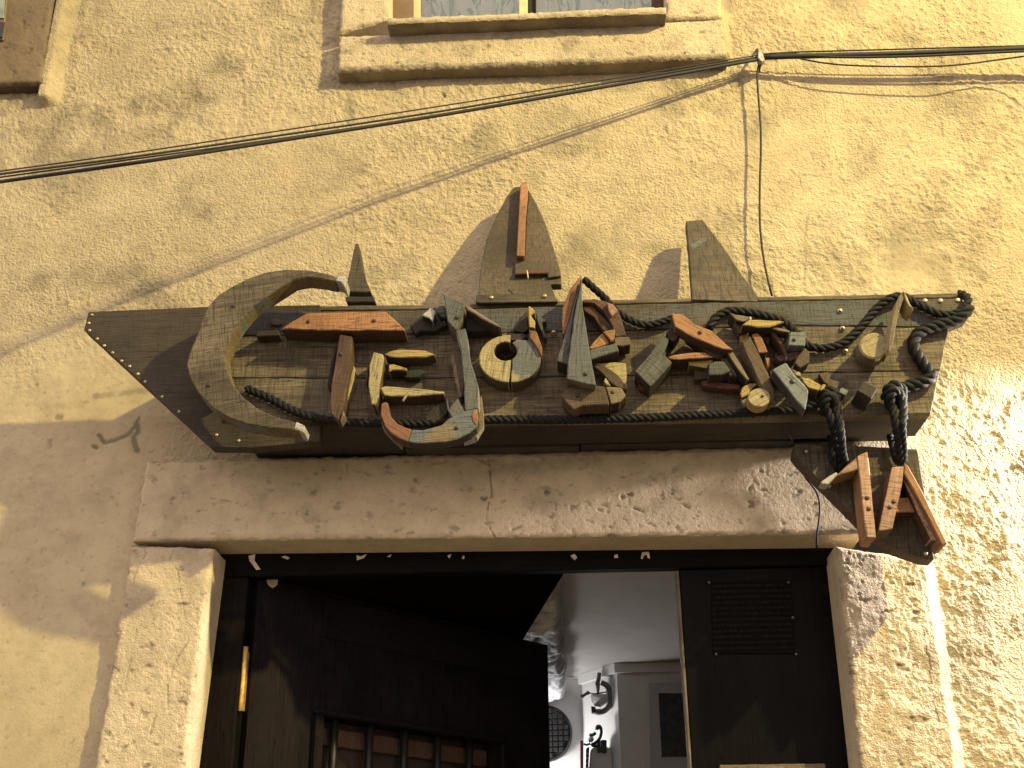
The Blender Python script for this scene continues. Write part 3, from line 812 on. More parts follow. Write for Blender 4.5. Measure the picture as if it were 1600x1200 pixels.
ev += [(Xb[i, j], Yb[i, j], Zb[i, j]) for i, j in ring2] + [(Xb[i, j], Yb[i, j], ZC + .01) for i, j in ring2]
ef += [(o_ + k, o_ + k + 1, o_ + nu + k + 1, o_ + nu + k) for k in range(nu - 1)]
st(grid_mesh('room_beam', Xb, Yb, Zb, M['beam'], None, Db, np.full_like(Xb, .7), None, (ev, ef)))

# ---- things in the room
def PX12(pts, d): return [W(p[0], p[1], d) for p in Z(12, pts)]
# round dark disc with a grid of small tiles on the far wall
yd = -(yf - .03)
cd = W(851, 1145, yd); rdsk = (W(894.5, 1145, yd) - cd).x
disc = thing('wall_disc', 'round dark plate with a grid of grey squares on the bright far wall', 'wall ornament', (cd.x, cd.y, cd.z))
v, f = [], []
S = 40
for rr_, yy in ((1.0, .028), (1.0, .006), (.93, 0.0), (.90, .006), (0.0001, .006)):
    for k in range(S):
        a = 2 * math.pi * k / S
        v.append(Vector((cd.x + rdsk * rr_ * math.cos(a), cd.y + yy, cd.z + rdsk * rr_ * math.sin(a))))
for j in range(4):
    for k in range(S):
        f.append([j * S + k, j * S + (k + 1) % S, (j + 1) * S + (k + 1) % S, (j + 1) * S + k])
mk('plate', v, f, M['black'], disc)
for i in range(-4, 5):
    for j in range(-4, 5):
        if math.hypot(i, j) > 4.3: continue
        s = rdsk * .075
        px, pz = cd.x + i * rdsk * .195, cd.z + j * rdsk * .195
        box('tile', (px - s, cd.y - .001 + random.uniform(-.001, 0), pz - s), (px + s, cd.y + .0055, pz + s), M['tile'], disc, .0012)
# hanging ring sculpture on the pier
dp = -(c0.y + .04)
org = thing('ring_sculpture', 'grey ring sculpture with a pale shell and small spool, hung on the pier', 'wall ornament', W(935, 1090, dp))
tube('ring', PX12([(560, 255), (615, 285), (655, 350), (668, 430), (650, 510), (600, 565), (540, 585), (480, 575)], dp), .0085, M['ring'], org, .006, 9)
mk('shell', *(lambda p: (p + [q + Vector((0, .03, 0)) for q in p] + [sum(p, Vector()) / len(p) + Vector((0, -.02, 0))],
   [[i, (i + 1) % len(p), 2 * len(p)] for i in range(len(p))] + [[i, len(p) + i, len(p) + (i + 1) % len(p), (i + 1) % len(p)] for i in range(len(p))] + [list(range(2 * len(p) - 1, len(p) - 1, -1))]))(
   PX12([(445, 395), (500, 380), (560, 378), (625, 385), (640, 430), (615, 480), (545, 525), (490, 515), (455, 480)], dp)), M['pale'], org)
tube('spool', PX12([(335, 420), (375, 395), (425, 365)], dp), lambda t: .0065 - .002 * math.sin(t * math.pi), M['ring'], org, .004, 10)
tube('wire', PX12([(425, 365), (470, 382), (540, 372), (620, 362)], dp), .0018, M['black'], org, .006, 6)
tube('hanger', PX12([(540, 150), (535, 200), (520, 265)], dp), .0065, M['ring'], org, .006, 8)
tube('cone', PX12([(520, 260), (525, 320), (522, 390)], dp), lambda t: .0082 - .0052 * t, M['ring'], org, .005, 10)
piece('foot_block', Z(12, [(448, 515), (500, 525), (500, 585), (455, 595)]), dp + .01, .02, M['black'], org, 0, 0, .002)
piece('foot_plate', Z(12, [(505, 545), (575, 545), (570, 580), (510, 580)]), dp + .006, .015, M['pale'], org, 0, 0, .002)
# little figure on a curled hook
hk = thing('curled_hook', 'black curled hook holding a small white capped figure, above the white instrument', 'wall ornament', W(925, 1155, dp))
tube('hook_arm', PX12([(512, 765), (520, 738), (550, 745), (562, 800), (545, 870), (500, 920), (455, 945), (500, 958), (545, 948)], dp + .01), .0048, M['black'], hk, .004, 8)
tube('hook_knob', PX12([(505, 740), (525, 758), (535, 775)], dp + .01), lambda t: .010 * math.sin(.35 + t * 2.4) + .001, M['black'], hk, .003, 10)
piece('bracket', Z(12, [(555, 888), (622, 890), (620, 1030), (555, 1030)]), dp + .012, .03, M['black'], hk, 90, 0, .002)
piece('bracket_plate', Z(12, [(512, 890), (553, 890), (553, 1035), (512, 1035)]), dp + .006, .02, M['ring'], hk, 90, 0, .002)
tube('cap', PX12([(420, 905), (450, 885), (478, 880)], dp + .012), lambda t: .0085 * math.sin(.5 + t * 2.1), M['pale'], hk, .002, 10)
tube('figure', PX12([(430, 830), (460, 840), (500, 812)], dp + .010), lambda t: .005, M['ring'], hk, .003, 8)
tube('figure_leg', PX12([(365, 935), (400, 945), (440, 930)], dp + .012), .0035, M['ring'], hk, .004, 8)
# white string instrument
gt = thing('string_instrument', 'white string instrument with a dark fretted neck, cut off by the picture edge', 'instrument', W(938, 1240, dp))
piece('body', Z(12, [(470, 968), (640, 966), (668, 990), (690, 1200), (700, 1420), (410, 1420), (425, 1200), (440, 1000)]), dp + .004, .03, M['room'], gt, 90, 0, .004)
piece('neck', Z(12, [(392, 985), (432, 960), (420, 1200), (412, 1420), (380, 1420), (386, 1200)]), dp + .012, .02, M['black'], gt, 90, 0, .002)
for yy in range(1035, 1400, 52):
    piece('fret', Z(12, [(388, yy), (424, yy - 3), (424, yy + 12), (388, yy + 15)]), dp + .0135, .003, M['pale'], gt, 0, 0, .0005)
# red pole
pp = PX12([(345, 900), (345, 1100), (346, 1500)], dp)
tag(tube('red_pole', pp, .0052, M['redpole'], None, .05, 10), 'thin dull red pole left of the white string instrument', 'pole')
# framed picture on the right of the pier
dq = -(c0.y - .012)
pic = thing('framed_picture', 'dark picture in a pale grey mat on the shaded wall inside', 'picture', W(1050, 1130, dq))
piece('picture_mat', [(1013, 1068), (1096, 1068), (1100, 1240), (1015, 1240)], dq + .010, .010, M['mat'], pic, 0, 0, .002)
piece('picture_print', [(1029, 1083), (1090, 1083), (1092, 1182), (1034, 1183)], dq + .012, .0015, M['picture'], pic, 0, 0, .0003)

# ------------------------------------------------------------------ paper on the doors
def scrap(pts, label, mat='paper'):
    o = piece('paper_scrap', pts, -FD + .0 if False else FD + .003, .0015, M[mat], None, 0, .5, 0)
    tag(o, label, 'paper scrap', 'torn paper scraps left on the door frame')
scrap(Z(10, [(228, 95), (262, 85), (258, 118), (290, 165), (268, 168), (232, 120)]), 'curled yellowish paper strip at the left end of the door head')
scrap(Z(10, [(398, 100), (420, 95), (442, 104), (432, 113), (415, 108)]), 'small white scrap, second from the left on the door head')
scrap(Z(10, [(790, 92), (812, 98), (842, 86), (828, 106), (792, 117)]), 'winged paper scrap on the door head above the open leaf')
scrap(Z(10, [(948, 100), (972, 86), (966, 100)]), 'tiny pale sliver of paper right of the winged scrap')
scrap(Z(17, [(226, 430), (240, 424), (234, 440)]), 'thin torn fleck of paper near the middle of the door head')
scrap(Z(17, [(282, 430), (288, 432), (286, 442), (278, 440)]), 'tiny square fleck of paper near the middle of the door head')
scrap(Z(17, [(666, 430), (680, 424), (690, 436), (682, 446), (672, 438)]), 'curled pale scrap above the gap beside the open leaf')
scrap(Z(17, [(823, 428), (834, 424), (836, 438), (822, 438)]), 'small square scrap between the curled scrap and the arch shaped scrap')
scrap(Z(17, [(917, 440), (922, 418), (946, 416), (950, 440), (942, 438), (938, 426), (930, 428), (924, 442)]), 'arch shaped torn scrap at the right of the door head')
sc = on_leaf(424, 909)
lp = [on_leaf(*p) for p in Z(10, [(318, 215), (345, 206), (376, 212), (372, 248), (350, 264), (330, 250), (322, 236)])]
n = len(lp)
vv_ = [HA + DX * u + DNn * .004 + Vector((0, 0, z)) for u, z in lp] + [HA + DX * u + DNn * .001 + Vector((0, 0, z)) for u, z in lp]
tag(mk('paper_scrap', vv_, [list(range(n)), list(range(2 * n - 1, n - 1, -1))] + [[i, n + i, n + (i + 1) % n, (i + 1) % n] for i in range(n)], M['paper'], None),
    'white paper scrap on the top hinge corner of the open leaf', 'paper scrap', 'torn paper scraps left on the door frame')
nb = thing('notice_sheet', 'dark sheet of faint small print screwed to the closed black leaf', 'notice', W(1175, 965, RD))
piece('sheet', [(1112, 908), (1236, 905), (1243, 1020), (1114, 1021)], RD + .005, .004, M['print'], nb, 0, 0, .0006)
for p in ((1108, 910), (1232, 910), (1239, 965), (1244, 1022), (1119, 1022)):
    dome(W(p[0], p[1], RD + .0055), .0028, M['screw'], nb, 'screw')
card = piece('tan_card', [(1124, 1195), (1290, 1193), (1302, 1330), (1128, 1330)], RD + .012, .011, M['tan'], None, 0, .4, .002)
tag(card, 'tan board fixed low on the closed black leaf, only its top edge in view', 'board')

# ------------------------------------------------------------------ the boat-shaped sign
BF = 0.20
sign = thing('bar_sign', 'long boat shaped wooden bar sign with scrap wood letters over the door', 'sign', W(830, 652, BF))
bow = piece('bow_panel', [(138, 487), (131, 515), (330, 699), (392, 700), (500, 690), (500, 476), (320, 479)], BF - .004, .028, M['bow'], sign, 0, .35, .0015)
def strip(name, top, bot, d, t, mat, jit=.5):
    pts = top + bot[::-1]
    return piece(name, pts, d, t, mat, sign, 0, jit, .0018)
strip('plank', [(350, 480), (690, 475.5), (1000, 467), (1200, 463), (1503, 457.5)], [(350, 487), (690, 483), (1000, 474), (1200, 470), (1504, 465)], BF - .012, .022, M['rail'])
strip('plank', [(350, 488), (690, 484), (1000, 475), (1200, 471), (1504, 466)], [(350, 524), (690, 521), (1000, 515), (1250, 508), (1482, 511), (1512, 499)], BF + .001, .03, M['board_blue'])
strip('plank', [(350, 525), (690, 522), (1000, 516), (1250, 509), (1483, 512)], [(350, 590), (690, 590), (1000, 586), (1250, 582), (1470, 578)], BF - .001, .028, M['board'])
strip('plank', [(350, 591), (690, 591), (1000, 587), (1250, 583), (1469, 579)], [(350, 658), (690, 658), (1000, 655), (1250, 651), (1455, 646)], BF + .0005, .028, M['board'])
def quad_board(name, P, t, mat):
    nn = (P[1] - P[0]).cross(P[3] - P[0]).normalized()
    if nn.y < 0: nn = -nn
    return mk(name, list(P) + [p + nn * t for p in P], [(0, 1, 2, 3), (7, 6, 5, 4), (0, 4, 5, 1), (1, 5, 6, 2), (2, 6, 7, 3), (3, 7, 4, 0)], mat, sign, 0, bevel=.0015)
quad_board('hull_plank', [W(385, 662, BF - .004), W(1455, 647.5, BF - .004), W(1430, 682, .075), W(392, 705, .075)], .015, M['hull'])
# solid back of the sign, so that it is closed from the sides
piece('back_board', [(330, 500), (1470, 480), (1440, 640), (400, 655)], .165, .155, M['hull'], sign, 0, 0, 0)
for a, b in (((392, 700), (630, 700)), ((632, 702), (905, 698)), ((907, 696), (1240, 690))):
    piece('batten', [(a[0], a[1] - 18), (b[0], b[1] - 18), b, (a[0], a[1])], .062 + random.uniform(-.003, .003), .058, M['batten'], sign, 0, .4)
for p in Z(1, [(145, 440), (130, 483), (133, 521), (173, 565), (210, 600), (253, 637), (300, 680), (342, 708), (385, 748), (423, 788), (513, 866), (600, 944), (795, 1065), (910, 1095)]):
    dome(W(p[0], p[1], BF - .0035), .0034, M['nail'], sign)
for p in Z(6, [(913, 178), (1020, 178), (1140, 175)]):
    dome(W(p[0], p[1], BF + .0015), .0055, M['nail'], sign)
for p in Z(6, [(322, 248), (340, 370), (360, 527)]) + [(865, 520)]:
    dome(W(p[0], p[1], BF + .002), .0058, M['nail'], sign)
    dome(W(p[0], p[1], BF + .0045), .0028, M['nail_dark'], sign)

def part(name, loc, parent=sign):
    o = bpy.data.objects.new(name, None); o.empty_display_size = .03
    return finish(o, parent, Matrix.Translation(loc))
# sails on the top edge: lean back towards the wall
def lean(y0, d0, y1, d1): return lambda x, y: d0 + (d1 - d0) * (y - y0) / (y1 - y0)
s1 = piece('sail', [(555, 380), (560, 380), (563.5, 400), (568, 424), (574, 442), (580, 456), (540, 456), (544.5, 430), (550, 404)], .155, .042, M['sail2'], sign, 90, .3)
piece('sail_foot', [(540, 463), (584, 463), (587, 472), (541, 472)], .158, .05, M['darkbrown'], s1, 0, .3)
ls = lean(290, .06, 475, .200)
s2 = piece('sail', Z(8, [(515, 160), (560, 155), (625, 175), (690, 285), (760, 440), (820, 620), (870, 790), (885, 850), (887, 920), (800, 922), (860, 1055), (250, 1065), (215, 1060), (235, 1000), (255, 800), (300, 570), (380, 380), (460, 230)]), ls, .024, M['sail'], sign, 90, .3)
piece('mast', Z(8, [(565, 142), (618, 105), (625, 180), (605, 400), (598, 700), (535, 698), (550, 400)]), lambda x, y: ls(x, y) + .034, .032, M['orange'], s2, 90, .2)
piece('jib_panel', Z(8, [(632, 190), (690, 290), (765, 470), (830, 660), (870, 800), (884, 855), (780, 868), (775, 830), (520, 835), (525, 705), (600, 705), (612, 400)]), lambda x, y: ls(x, y) + .010, .011, M['sail'], s2, 90, .2)
piece('boom', Z(8, [(520, 815), (775, 806), (778, 832), (520, 842)]), lambda x, y: ls(x, y) + .018, .018, M['orange_d'], s2, 0, .2)
piece('base_strip', Z(8, [(225, 1000), (540, 995), (825, 985), (862, 1055), (250, 1065), (215, 1060)]), lambda x, y: ls(x, y) + .006, .007, M['sail'], s2, 0, .3)
tube('bent_nail', [W(*p, .212) for p in Z(8, [(615, 810), (622, 845), (626, 882)])], .0016, M['nail'], s2, .01, 6)
for p in Z(8, [(340, 1025), (755, 1013)]): dome(W(p[0], p[1], .201), .0046, M['nail'], s2)
lf = lean(345, .065, 468, .195)
s3 = piece('sail', [(1072, 345), (1098, 343), (1130, 385), (1160, 430), (1187, 466), (1182, 471), (1082, 468), (1077, 400)], lf, .026, M['sail2'], sign, 0, .4)
piece('splinter', [(1078, 382), (1102, 370), (1104, 376), (1080, 391)], lambda x, y: lf(x, y) + .002, .003, M['grey'], s3, 25, .3)

# --- letters of scrap wood: name, (zoom, outline, height above board, thickness, material, grain angle)
def letter(label_shape, pieces_, centre):
    L = part('letter', W(centre[0], centre[1], BF))
    for pc in pieces_:
        k, pts, h, t, mt = pc[:5]
        ang = pc[5] if len(pc) > 5 else 'auto'
        sd = M[pc[6]] if len(pc) > 6 and pc[6] else None
        piece('wood_piece', Z(k, pts), BF + h, t, M[mt], L, ang, .85, .0016, sd)
    return L
# the big crescent
outer = Z(1, [(1250, 1050), (1180, 1036), (1080, 1030), (960, 1010), (870, 980), (780, 930), (710, 860), (660, 780), (638, 700), (655, 635), (690, 550), (720, 465), (750, 395), (800, 338), (880, 288), (960, 248), (1060, 215), (1160, 201), (1270, 205)]) + [(505, 426), (520, 430)]
inner = [(528, 434), (523, 440), (505, 436), (480, 433), (458, 437)] + Z(1, [(1150, 285), (1075, 332), (985, 395), (912, 480), (862, 570), (836, 640), (842, 705), (870, 790), (930, 868), (1010, 930), (1100, 970), (1190, 993), (1205, 1000), (1195, 1028)])
CR_ = part('letter', W(340, 560, BF))
cpts = outer + inner[:-1]
cpts = [p for p in cpts]
piece('crescent', cpts, BF + .085, .045, M['crescent'], CR_, 8, .3, .002, M['cres_side'])
piece('crescent_tip', [(528.5, 430), (539, 430.5), (541, 437), (539, 449), (533, 441), (524, 438.5)], BF + .086, .044, M['white'], CR_, 0, .2)
piece('crescent_tip', Z(1, [(1208, 995), (1256, 1017), (1247, 1052), (1196, 1034)]), BF + .086, .044, M['white'], CR_, 0, .2)
for p in ((365, 478), (326, 602)): dome(W(p[0], p[1], BF + .0855), .004, M['nail_dark'], CR_)
piece('spacer', [(330, 520), (345, 505), (352, 560), (340, 620), (322, 600)], BF + .041, .04, M['darkbrown'], CR_, 90)
# T
T_ = letter('t', [
    (2, [(165, 318), (235, 270), (340, 210), (600, 203), (870, 202), (930, 255), (1000, 326), (580, 327)], .052, .050, 'orange', 0, 'orange_d'),
    (2, [(0, 330), (150, 322), (160, 360), (0, 368)], .030, .028, 'darkbrown', 0),
    (2, [(85, 262), (130, 240), (175, 275), (150, 290), (100, 285)], .012, .012, 'tan', 0),
    (2, [(560, 352), (645, 368), (641, 440), (620, 640), (590, 820), (572, 878), (556, 937), (503, 885), (495, 800), (510, 650), (545, 440)], .046, .044, 'redbrown', 82),
    (2, [(648, 560), (664, 575), (655, 660), (610, 790), (580, 860), (592, 800)], .026, .024, 'cream', 80),
    (2, [(540, 425), (548, 440), (512, 640), (498, 720), (476, 700), (505, 540)], .024, .022, 'darkbrown', 80),
    (2, [(577, 880), (585, 860), (590, 895), (562, 938)], .050, .03, 'tan', 80)], (525, 540))
for p in Z(2, [(350, 268), (790, 262)]): dome(W(p[0], p[1], BF + .0525), .0042, M['nail_dark'], T_)
dome(W(*Z(2, [(568, 485)])[0], BF + .0465), .004, M['nail_dark'], T_)
# E
E_ = letter('e', [
    (2, [(785, 470), (850, 486), (857, 512), (845, 600), (830, 680), (822, 770), (802, 826), (770, 820), (752, 690), (758, 560), (778, 500)], .048, .046, 'cream', 84, 'brown'),
    (2, [(770, 495), (745, 560), (735, 640), (735, 676), (745, 676), (752, 600), (775, 520)], .038, .034, 'redbrown', 84),
    (2, [(858, 486), (900, 465), (950, 455), (1040, 455), (1130, 460), (1200, 488), (1130, 506), (1000, 508), (900, 503)], .040, .038, 'yellow', 0, 'brown'),
    (2, [(888, 555), (920, 552), (965, 565), (1015, 583), (1010, 598), (915, 592), (890, 605)], .040, .038, 'yellow', -10, 'darkbrown'),
    (2, [(985, 640), (1020, 592), (1110, 585), (1127, 608), (1092, 641), (1030, 645)], .022, .020, 'green', 0),
    (2, [(832, 712), (862, 700), (950, 705), (1050, 712), (1200, 730), (1262, 735), (1262, 752), (1180, 757), (1060, 768), (900, 768), (858, 760)], .044, .040, 'cream', -4, 'brown'),
    (2, [(975, 797), (1012, 735), (1024, 740), (986, 802)], .050, .006, 'cream', 55)], (620, 580))
# J
J_ = letter('j', [
    (3, [(225, 80), (290, 110), (364, 142), (362, 200), (352, 262), (310, 325), (255, 268), (240, 160)], .060, .055, 'grey', 70, 'tan'),
    (3, [(80, 225), (145, 170), (172, 202), (155, 266), (130, 245)], .040, .035, 'white', 20, 'darkbrown'),
    (3, [(165, 165), (235, 158), (246, 240), (215, 238), (178, 200)], .024, .022, 'grey', 0),
    (3, [(0, 290), (78, 230), (125, 250), (160, 275), (240, 260), (255, 290), (160, 330), (70, 330), (40, 350)], .020, .018, 'darkbrown', 30),
    (3, [(372, 158), (400, 165), (500, 230), (618, 304), (600, 306), (480, 245), (390, 190)], .064, .060, 'tan', -35, 'darkbrown'),
    (3, [(378, 192), (480, 245), (590, 305), (480, 330), (378, 330)], .034, .032, 'darkbrown', -30),
    (3, [(308, 330), (374, 311), (388, 370), (395, 450), (412, 540), (440, 625), (458, 690), (462, 760), (460, 848), (372, 868), (364, 760), (360, 650), (350, 540), (338, 430)], .056, .052, 'grey', 84, 'white'),
    (3, [(272, 492), (300, 480), (318, 560), (340, 690), (352, 770), (330, 770), (300, 650)], .036, .034, 'tan', 80),
    (3, [(302, 478), (352, 458), (362, 560), (364, 700), (356, 770), (338, 690), (318, 560)], .040, .036, 'brown', 80),
    (14, [(1105, 500), (1200, 380), (1265, 500), (1270, 520), (1160, 590)], .054, .050, 'grey', 60),
    (14, [(460, 545), (465, 435), (495, 418), (530, 425), (540, 500), (560, 560), (620, 625), (700, 665), (760, 680), (720, 800), (640, 770), (560, 720), (500, 650)], .058, .034, 'hookred', -35, 'orange_d'),
    (14, [(720, 800), (762, 682), (860, 690), (960, 665), (1045, 640), (1120, 575), (1200, 540), (1270, 505), (1390, 482), (1402, 580), (1388, 655), (1310, 720), (1200, 775), (1080, 805), (900, 815), (800, 815)], .056, .032, 'hook', 5, 'batten'),
    (14, [(1335, 540), (1350, 492), (1388, 488), (1396, 580), (1378, 640), (1345, 600)], .058, .004, 'orange', 80),
    (14, [(455, 560), (500, 660), (560, 725), (650, 790), (660, 845), (560, 760), (480, 670)], .024, .022, 'tan', -40),
    (14, [(1402, 360), (1432, 360), (1450, 520), (1450, 640), (1380, 760), (1250, 800), (1390, 670)], .026, .024, 'tan', 80, 'white'),
    (14, [(880, 560), (960, 470), (1060, 430), (1105, 470), (1100, 520), (1020, 620), (900, 600)], .020, .018, 'darkbrown', 30),
    (14, [(1090, 385), (1102, 385), (1118, 490), (1106, 500)], .022, .020, 'white', 85)], (710, 600))
for p in Z(3, [(313, 980), (318, 240)]): dome(W(p[0], p[1], BF + .061 if p[1] < 520 else BF + .0565), .0042, M['nail_dark'], J_)
# o: a ring of two halves
def arc(cx, cy, rx, ry, a0, a1, n):
    return [(cx + rx * math.cos(rad(a0 + (a1 - a0) * i / n)), cy - ry * math.sin(rad(a0 + (a1 - a0) * i / n))) for i in range(n + 1)]
oc = (671, 515)
O_ = letter('o', [
    (3, arc(671, 515, 208, 160, 88, 268, 14) + arc(640, 466, 76, 64, 300, 65, 9)[::1], .046, .042, 'cream', 80, 'brown'),
    (3, arc(671, 515, 208, 160, -88, 50, 12) + [(720, 385)] + arc(640, 466, 78, 66, 55, -55, 8), .044, .040, 'patch', 80, 'brown'),
    (3, [(800, 322), (850, 332), (888, 440), (882, 495), (840, 420), (805, 375)], .050, .045, 'orange', 70),
    (3, [(660, 385), (690, 350), (760, 345), (795, 370), (740, 388), (690, 395)], .034, .030, 'darkbrown', 0),
    (3, [(795, 162), (818, 170), (842, 205), (812, 226), (842, 268), (838, 312), (800, 305)], .048, .044, 'yellow', 85, 'darkbrown'),
    (3, [(845, 195), (880, 240), (922, 262), (885, 275), (920, 378), (900, 372), (862, 290), (846, 240)], .028, .026, 'greygreen', 60),
    (3, [(690, 330), (790, 185), (796, 320), (760, 342)], .012, .010, 'darkbrown', 60),
    (3, [(565, 455), (600, 415), (660, 405), (715, 440), (690, 500), (640, 525), (590, 505)], .006, .004, 'darkbrown', 20),
    (3, [(660, 440), (700, 415), (718, 450), (700, 480)], .018, .014, 'brown', 45)], (795, 550))
# B with a little sailing boat as its stem
B_ = letter('b', [
    (4, [(343, 88), (350, 280), (375, 440), (400, 600), (428, 760), (456, 910), (340, 890), (226, 862), (240, 700), (258, 560), (280, 400), (310, 240)], .078, .050, 'grey', 86, 'tan'),
    (4, [(332, 95), (330, 140), (300, 270), (276, 420), (256, 580), (243, 750), (150, 720), (165, 660), (190, 600), (230, 460), (280, 280)], .066, .050, 'grey', 75, 'darkbrown'),
    (4, [(345, 40), (349, 88), (330, 96), (282, 270), (235, 440), (208, 516), (195, 500), (188, 400), (192, 310), (250, 160)], .060, .030, 'orange', 75, 'orange_d'),
    (4, [(355, 262), (352, 240), (450, 233), (540, 255), (600, 300), (645, 360), (670, 440), (692, 520), (610, 534), (580, 440), (520, 340), (440, 268)], .034, .032, 'redbrown', -40),
    (4, [(540, 262), (590, 275), (630, 330), (580, 370), (555, 330)], .042, .010, 'salmon', -50),
    (4, [(352, 290), (430, 288), (500, 360), (570, 430), (605, 490), (560, 520), (500, 470), (440, 380), (365, 330)], .026, .024, 'redbrown', -45),
    (4, [(508, 492), (560, 478), (606, 470), (605, 520), (582, 578), (545, 530)], .040, .036, 'amber', 20),
    (4, [(400, 618), (450, 555), (508, 500), (552, 560), (560, 585), (480, 612), (420, 628)], .034, .030, 'amber', 35),
    (4, [(405, 632), (500, 605), (612, 578), (636, 640), (540, 668), (416, 710)], .050, .046, 'grey', 12, 'darkbrown'),
    (4, [(596, 538), (640, 530), (716, 530), (728, 592), (660, 604), (606, 598)], .044, .040, 'tan', 3, 'darkbrown'),
    (4, [(432, 738), (520, 735), (600, 728), (690, 735), (697, 940), (660, 910), (600, 830), (520, 765)], .028, .026, 'cream', 0, 'brown'),
    (4, [(430, 755), (500, 752), (570, 785), (630, 830), (670, 880), (700, 945), (620, 925), (560, 880), (510, 820)], .036, .012, 'brown', -30),
    (4, [(515, 880), (530, 846), (572, 912), (548, 920)], .046, .020, 'cream', 60),
    (4, [(290, 900), (400, 908), (524, 920), (545, 990), (562, 1062), (450, 1062), (345, 1070), (285, 1098), (230, 1050), (188, 990), (212, 950)], .056, .052, 'brown', 3, 'redbrown'),
    (4, [(532, 922), (590, 922), (655, 928), (692, 990), (645, 1040), (572, 1056), (552, 990)], .050, .046, 'tan', 0, 'darkbrown')], (925, 560))
for p in Z(4, [(375, 820)]): dome(W(p[0], p[1], BF + .0785), .0045, M['nail_dark'], B_)
for p in Z(4, [(312, 990), (585, 965)]): dome(W(p[0], p[1], BF + .0565), .0042, M['nail_dark'], B_)
# A
A_ = letter('a', [
    (4, [(985, 520), (1030, 545), (960, 720), (880, 660)], .048, .046, 'greygreen', 55, 'darkbrown'),
    (4, [(1050, 445), (1120, 500), (1070, 570), (1040, 560), (1018, 520), (1000, 505)], .040, .038, 'darkbrown', 55),
    (4, [(985, 520), (1030, 545), (1000, 668), (960, 720), (918, 690)], .036, .034, 'grey', 55),
    (4, [(880, 662), (1000, 678), (1052, 732), (985, 810), (930, 870), (882, 920), (760, 800)], .056, .054, 'greygreen', 50, 'darkbrown'),
    (4, [(785, 885), (870, 925), (850, 950), (795, 940)], .020, .018, 'red', 0),
    (5, [(160, 210), (200, 218), (255, 222), (350, 305), (430, 335), (490, 358), (590, 445), (686, 526), (600, 520), (460, 466), (290, 390), (190, 328)], .064, .034, 'amber', -32, 'redbrown'),
    (5, [(280, 400), (330, 410), (460, 475), (570, 520), (650, 560), (560, 600), (500, 580), (400, 500)], .036, .034, 'redbrown', -35),
    (5, [(128, 588), (180, 568), (320, 550), (440, 548), (520, 590), (420, 598), (300, 602), (150, 606)], .050, .044, 'orange', 3, 'darkbrown'),
    (5, [(302, 604), (420, 600), (512, 607), (505, 640), (468, 655), (465, 682), (370, 665), (304, 655)], .038, .032, 'yellow', 0, 'brown'),
    (5, [(475, 662), (495, 640), (525, 624), (605, 624), (664, 708), (580, 740), (478, 742)], .060, .056, 'greygreen', 0, 'darkbrown'),
    (5, [(352, 690), (440, 680), (472, 690), (470, 772), (355, 778)], .022, .020, 'brown', 0),
    (5, [(408, 795), (450, 785), (560, 800), (745, 822), (735, 862), (650, 858), (550, 850), (430, 835)], .026, .024, 'red', -4),
    (5, [(562, 592), (640, 588), (690, 680), (722, 758), (690, 735), (630, 670)], .030, .028, 'tan', -55),
    (5, [(632, 540), (684, 545), (750, 650), (826, 780), (802, 786), (730, 700)], .052, .048, 'tan', -58, 'darkbrown'),
    (5, [(655, 712), (678, 720), (676, 742), (650, 735)], .034, .012, 'cream', 0)], (1110, 570))
dome(W(*Z(5, [(403, 378)])[0], BF + .0645), .0042, M['nail_dark'], A_)
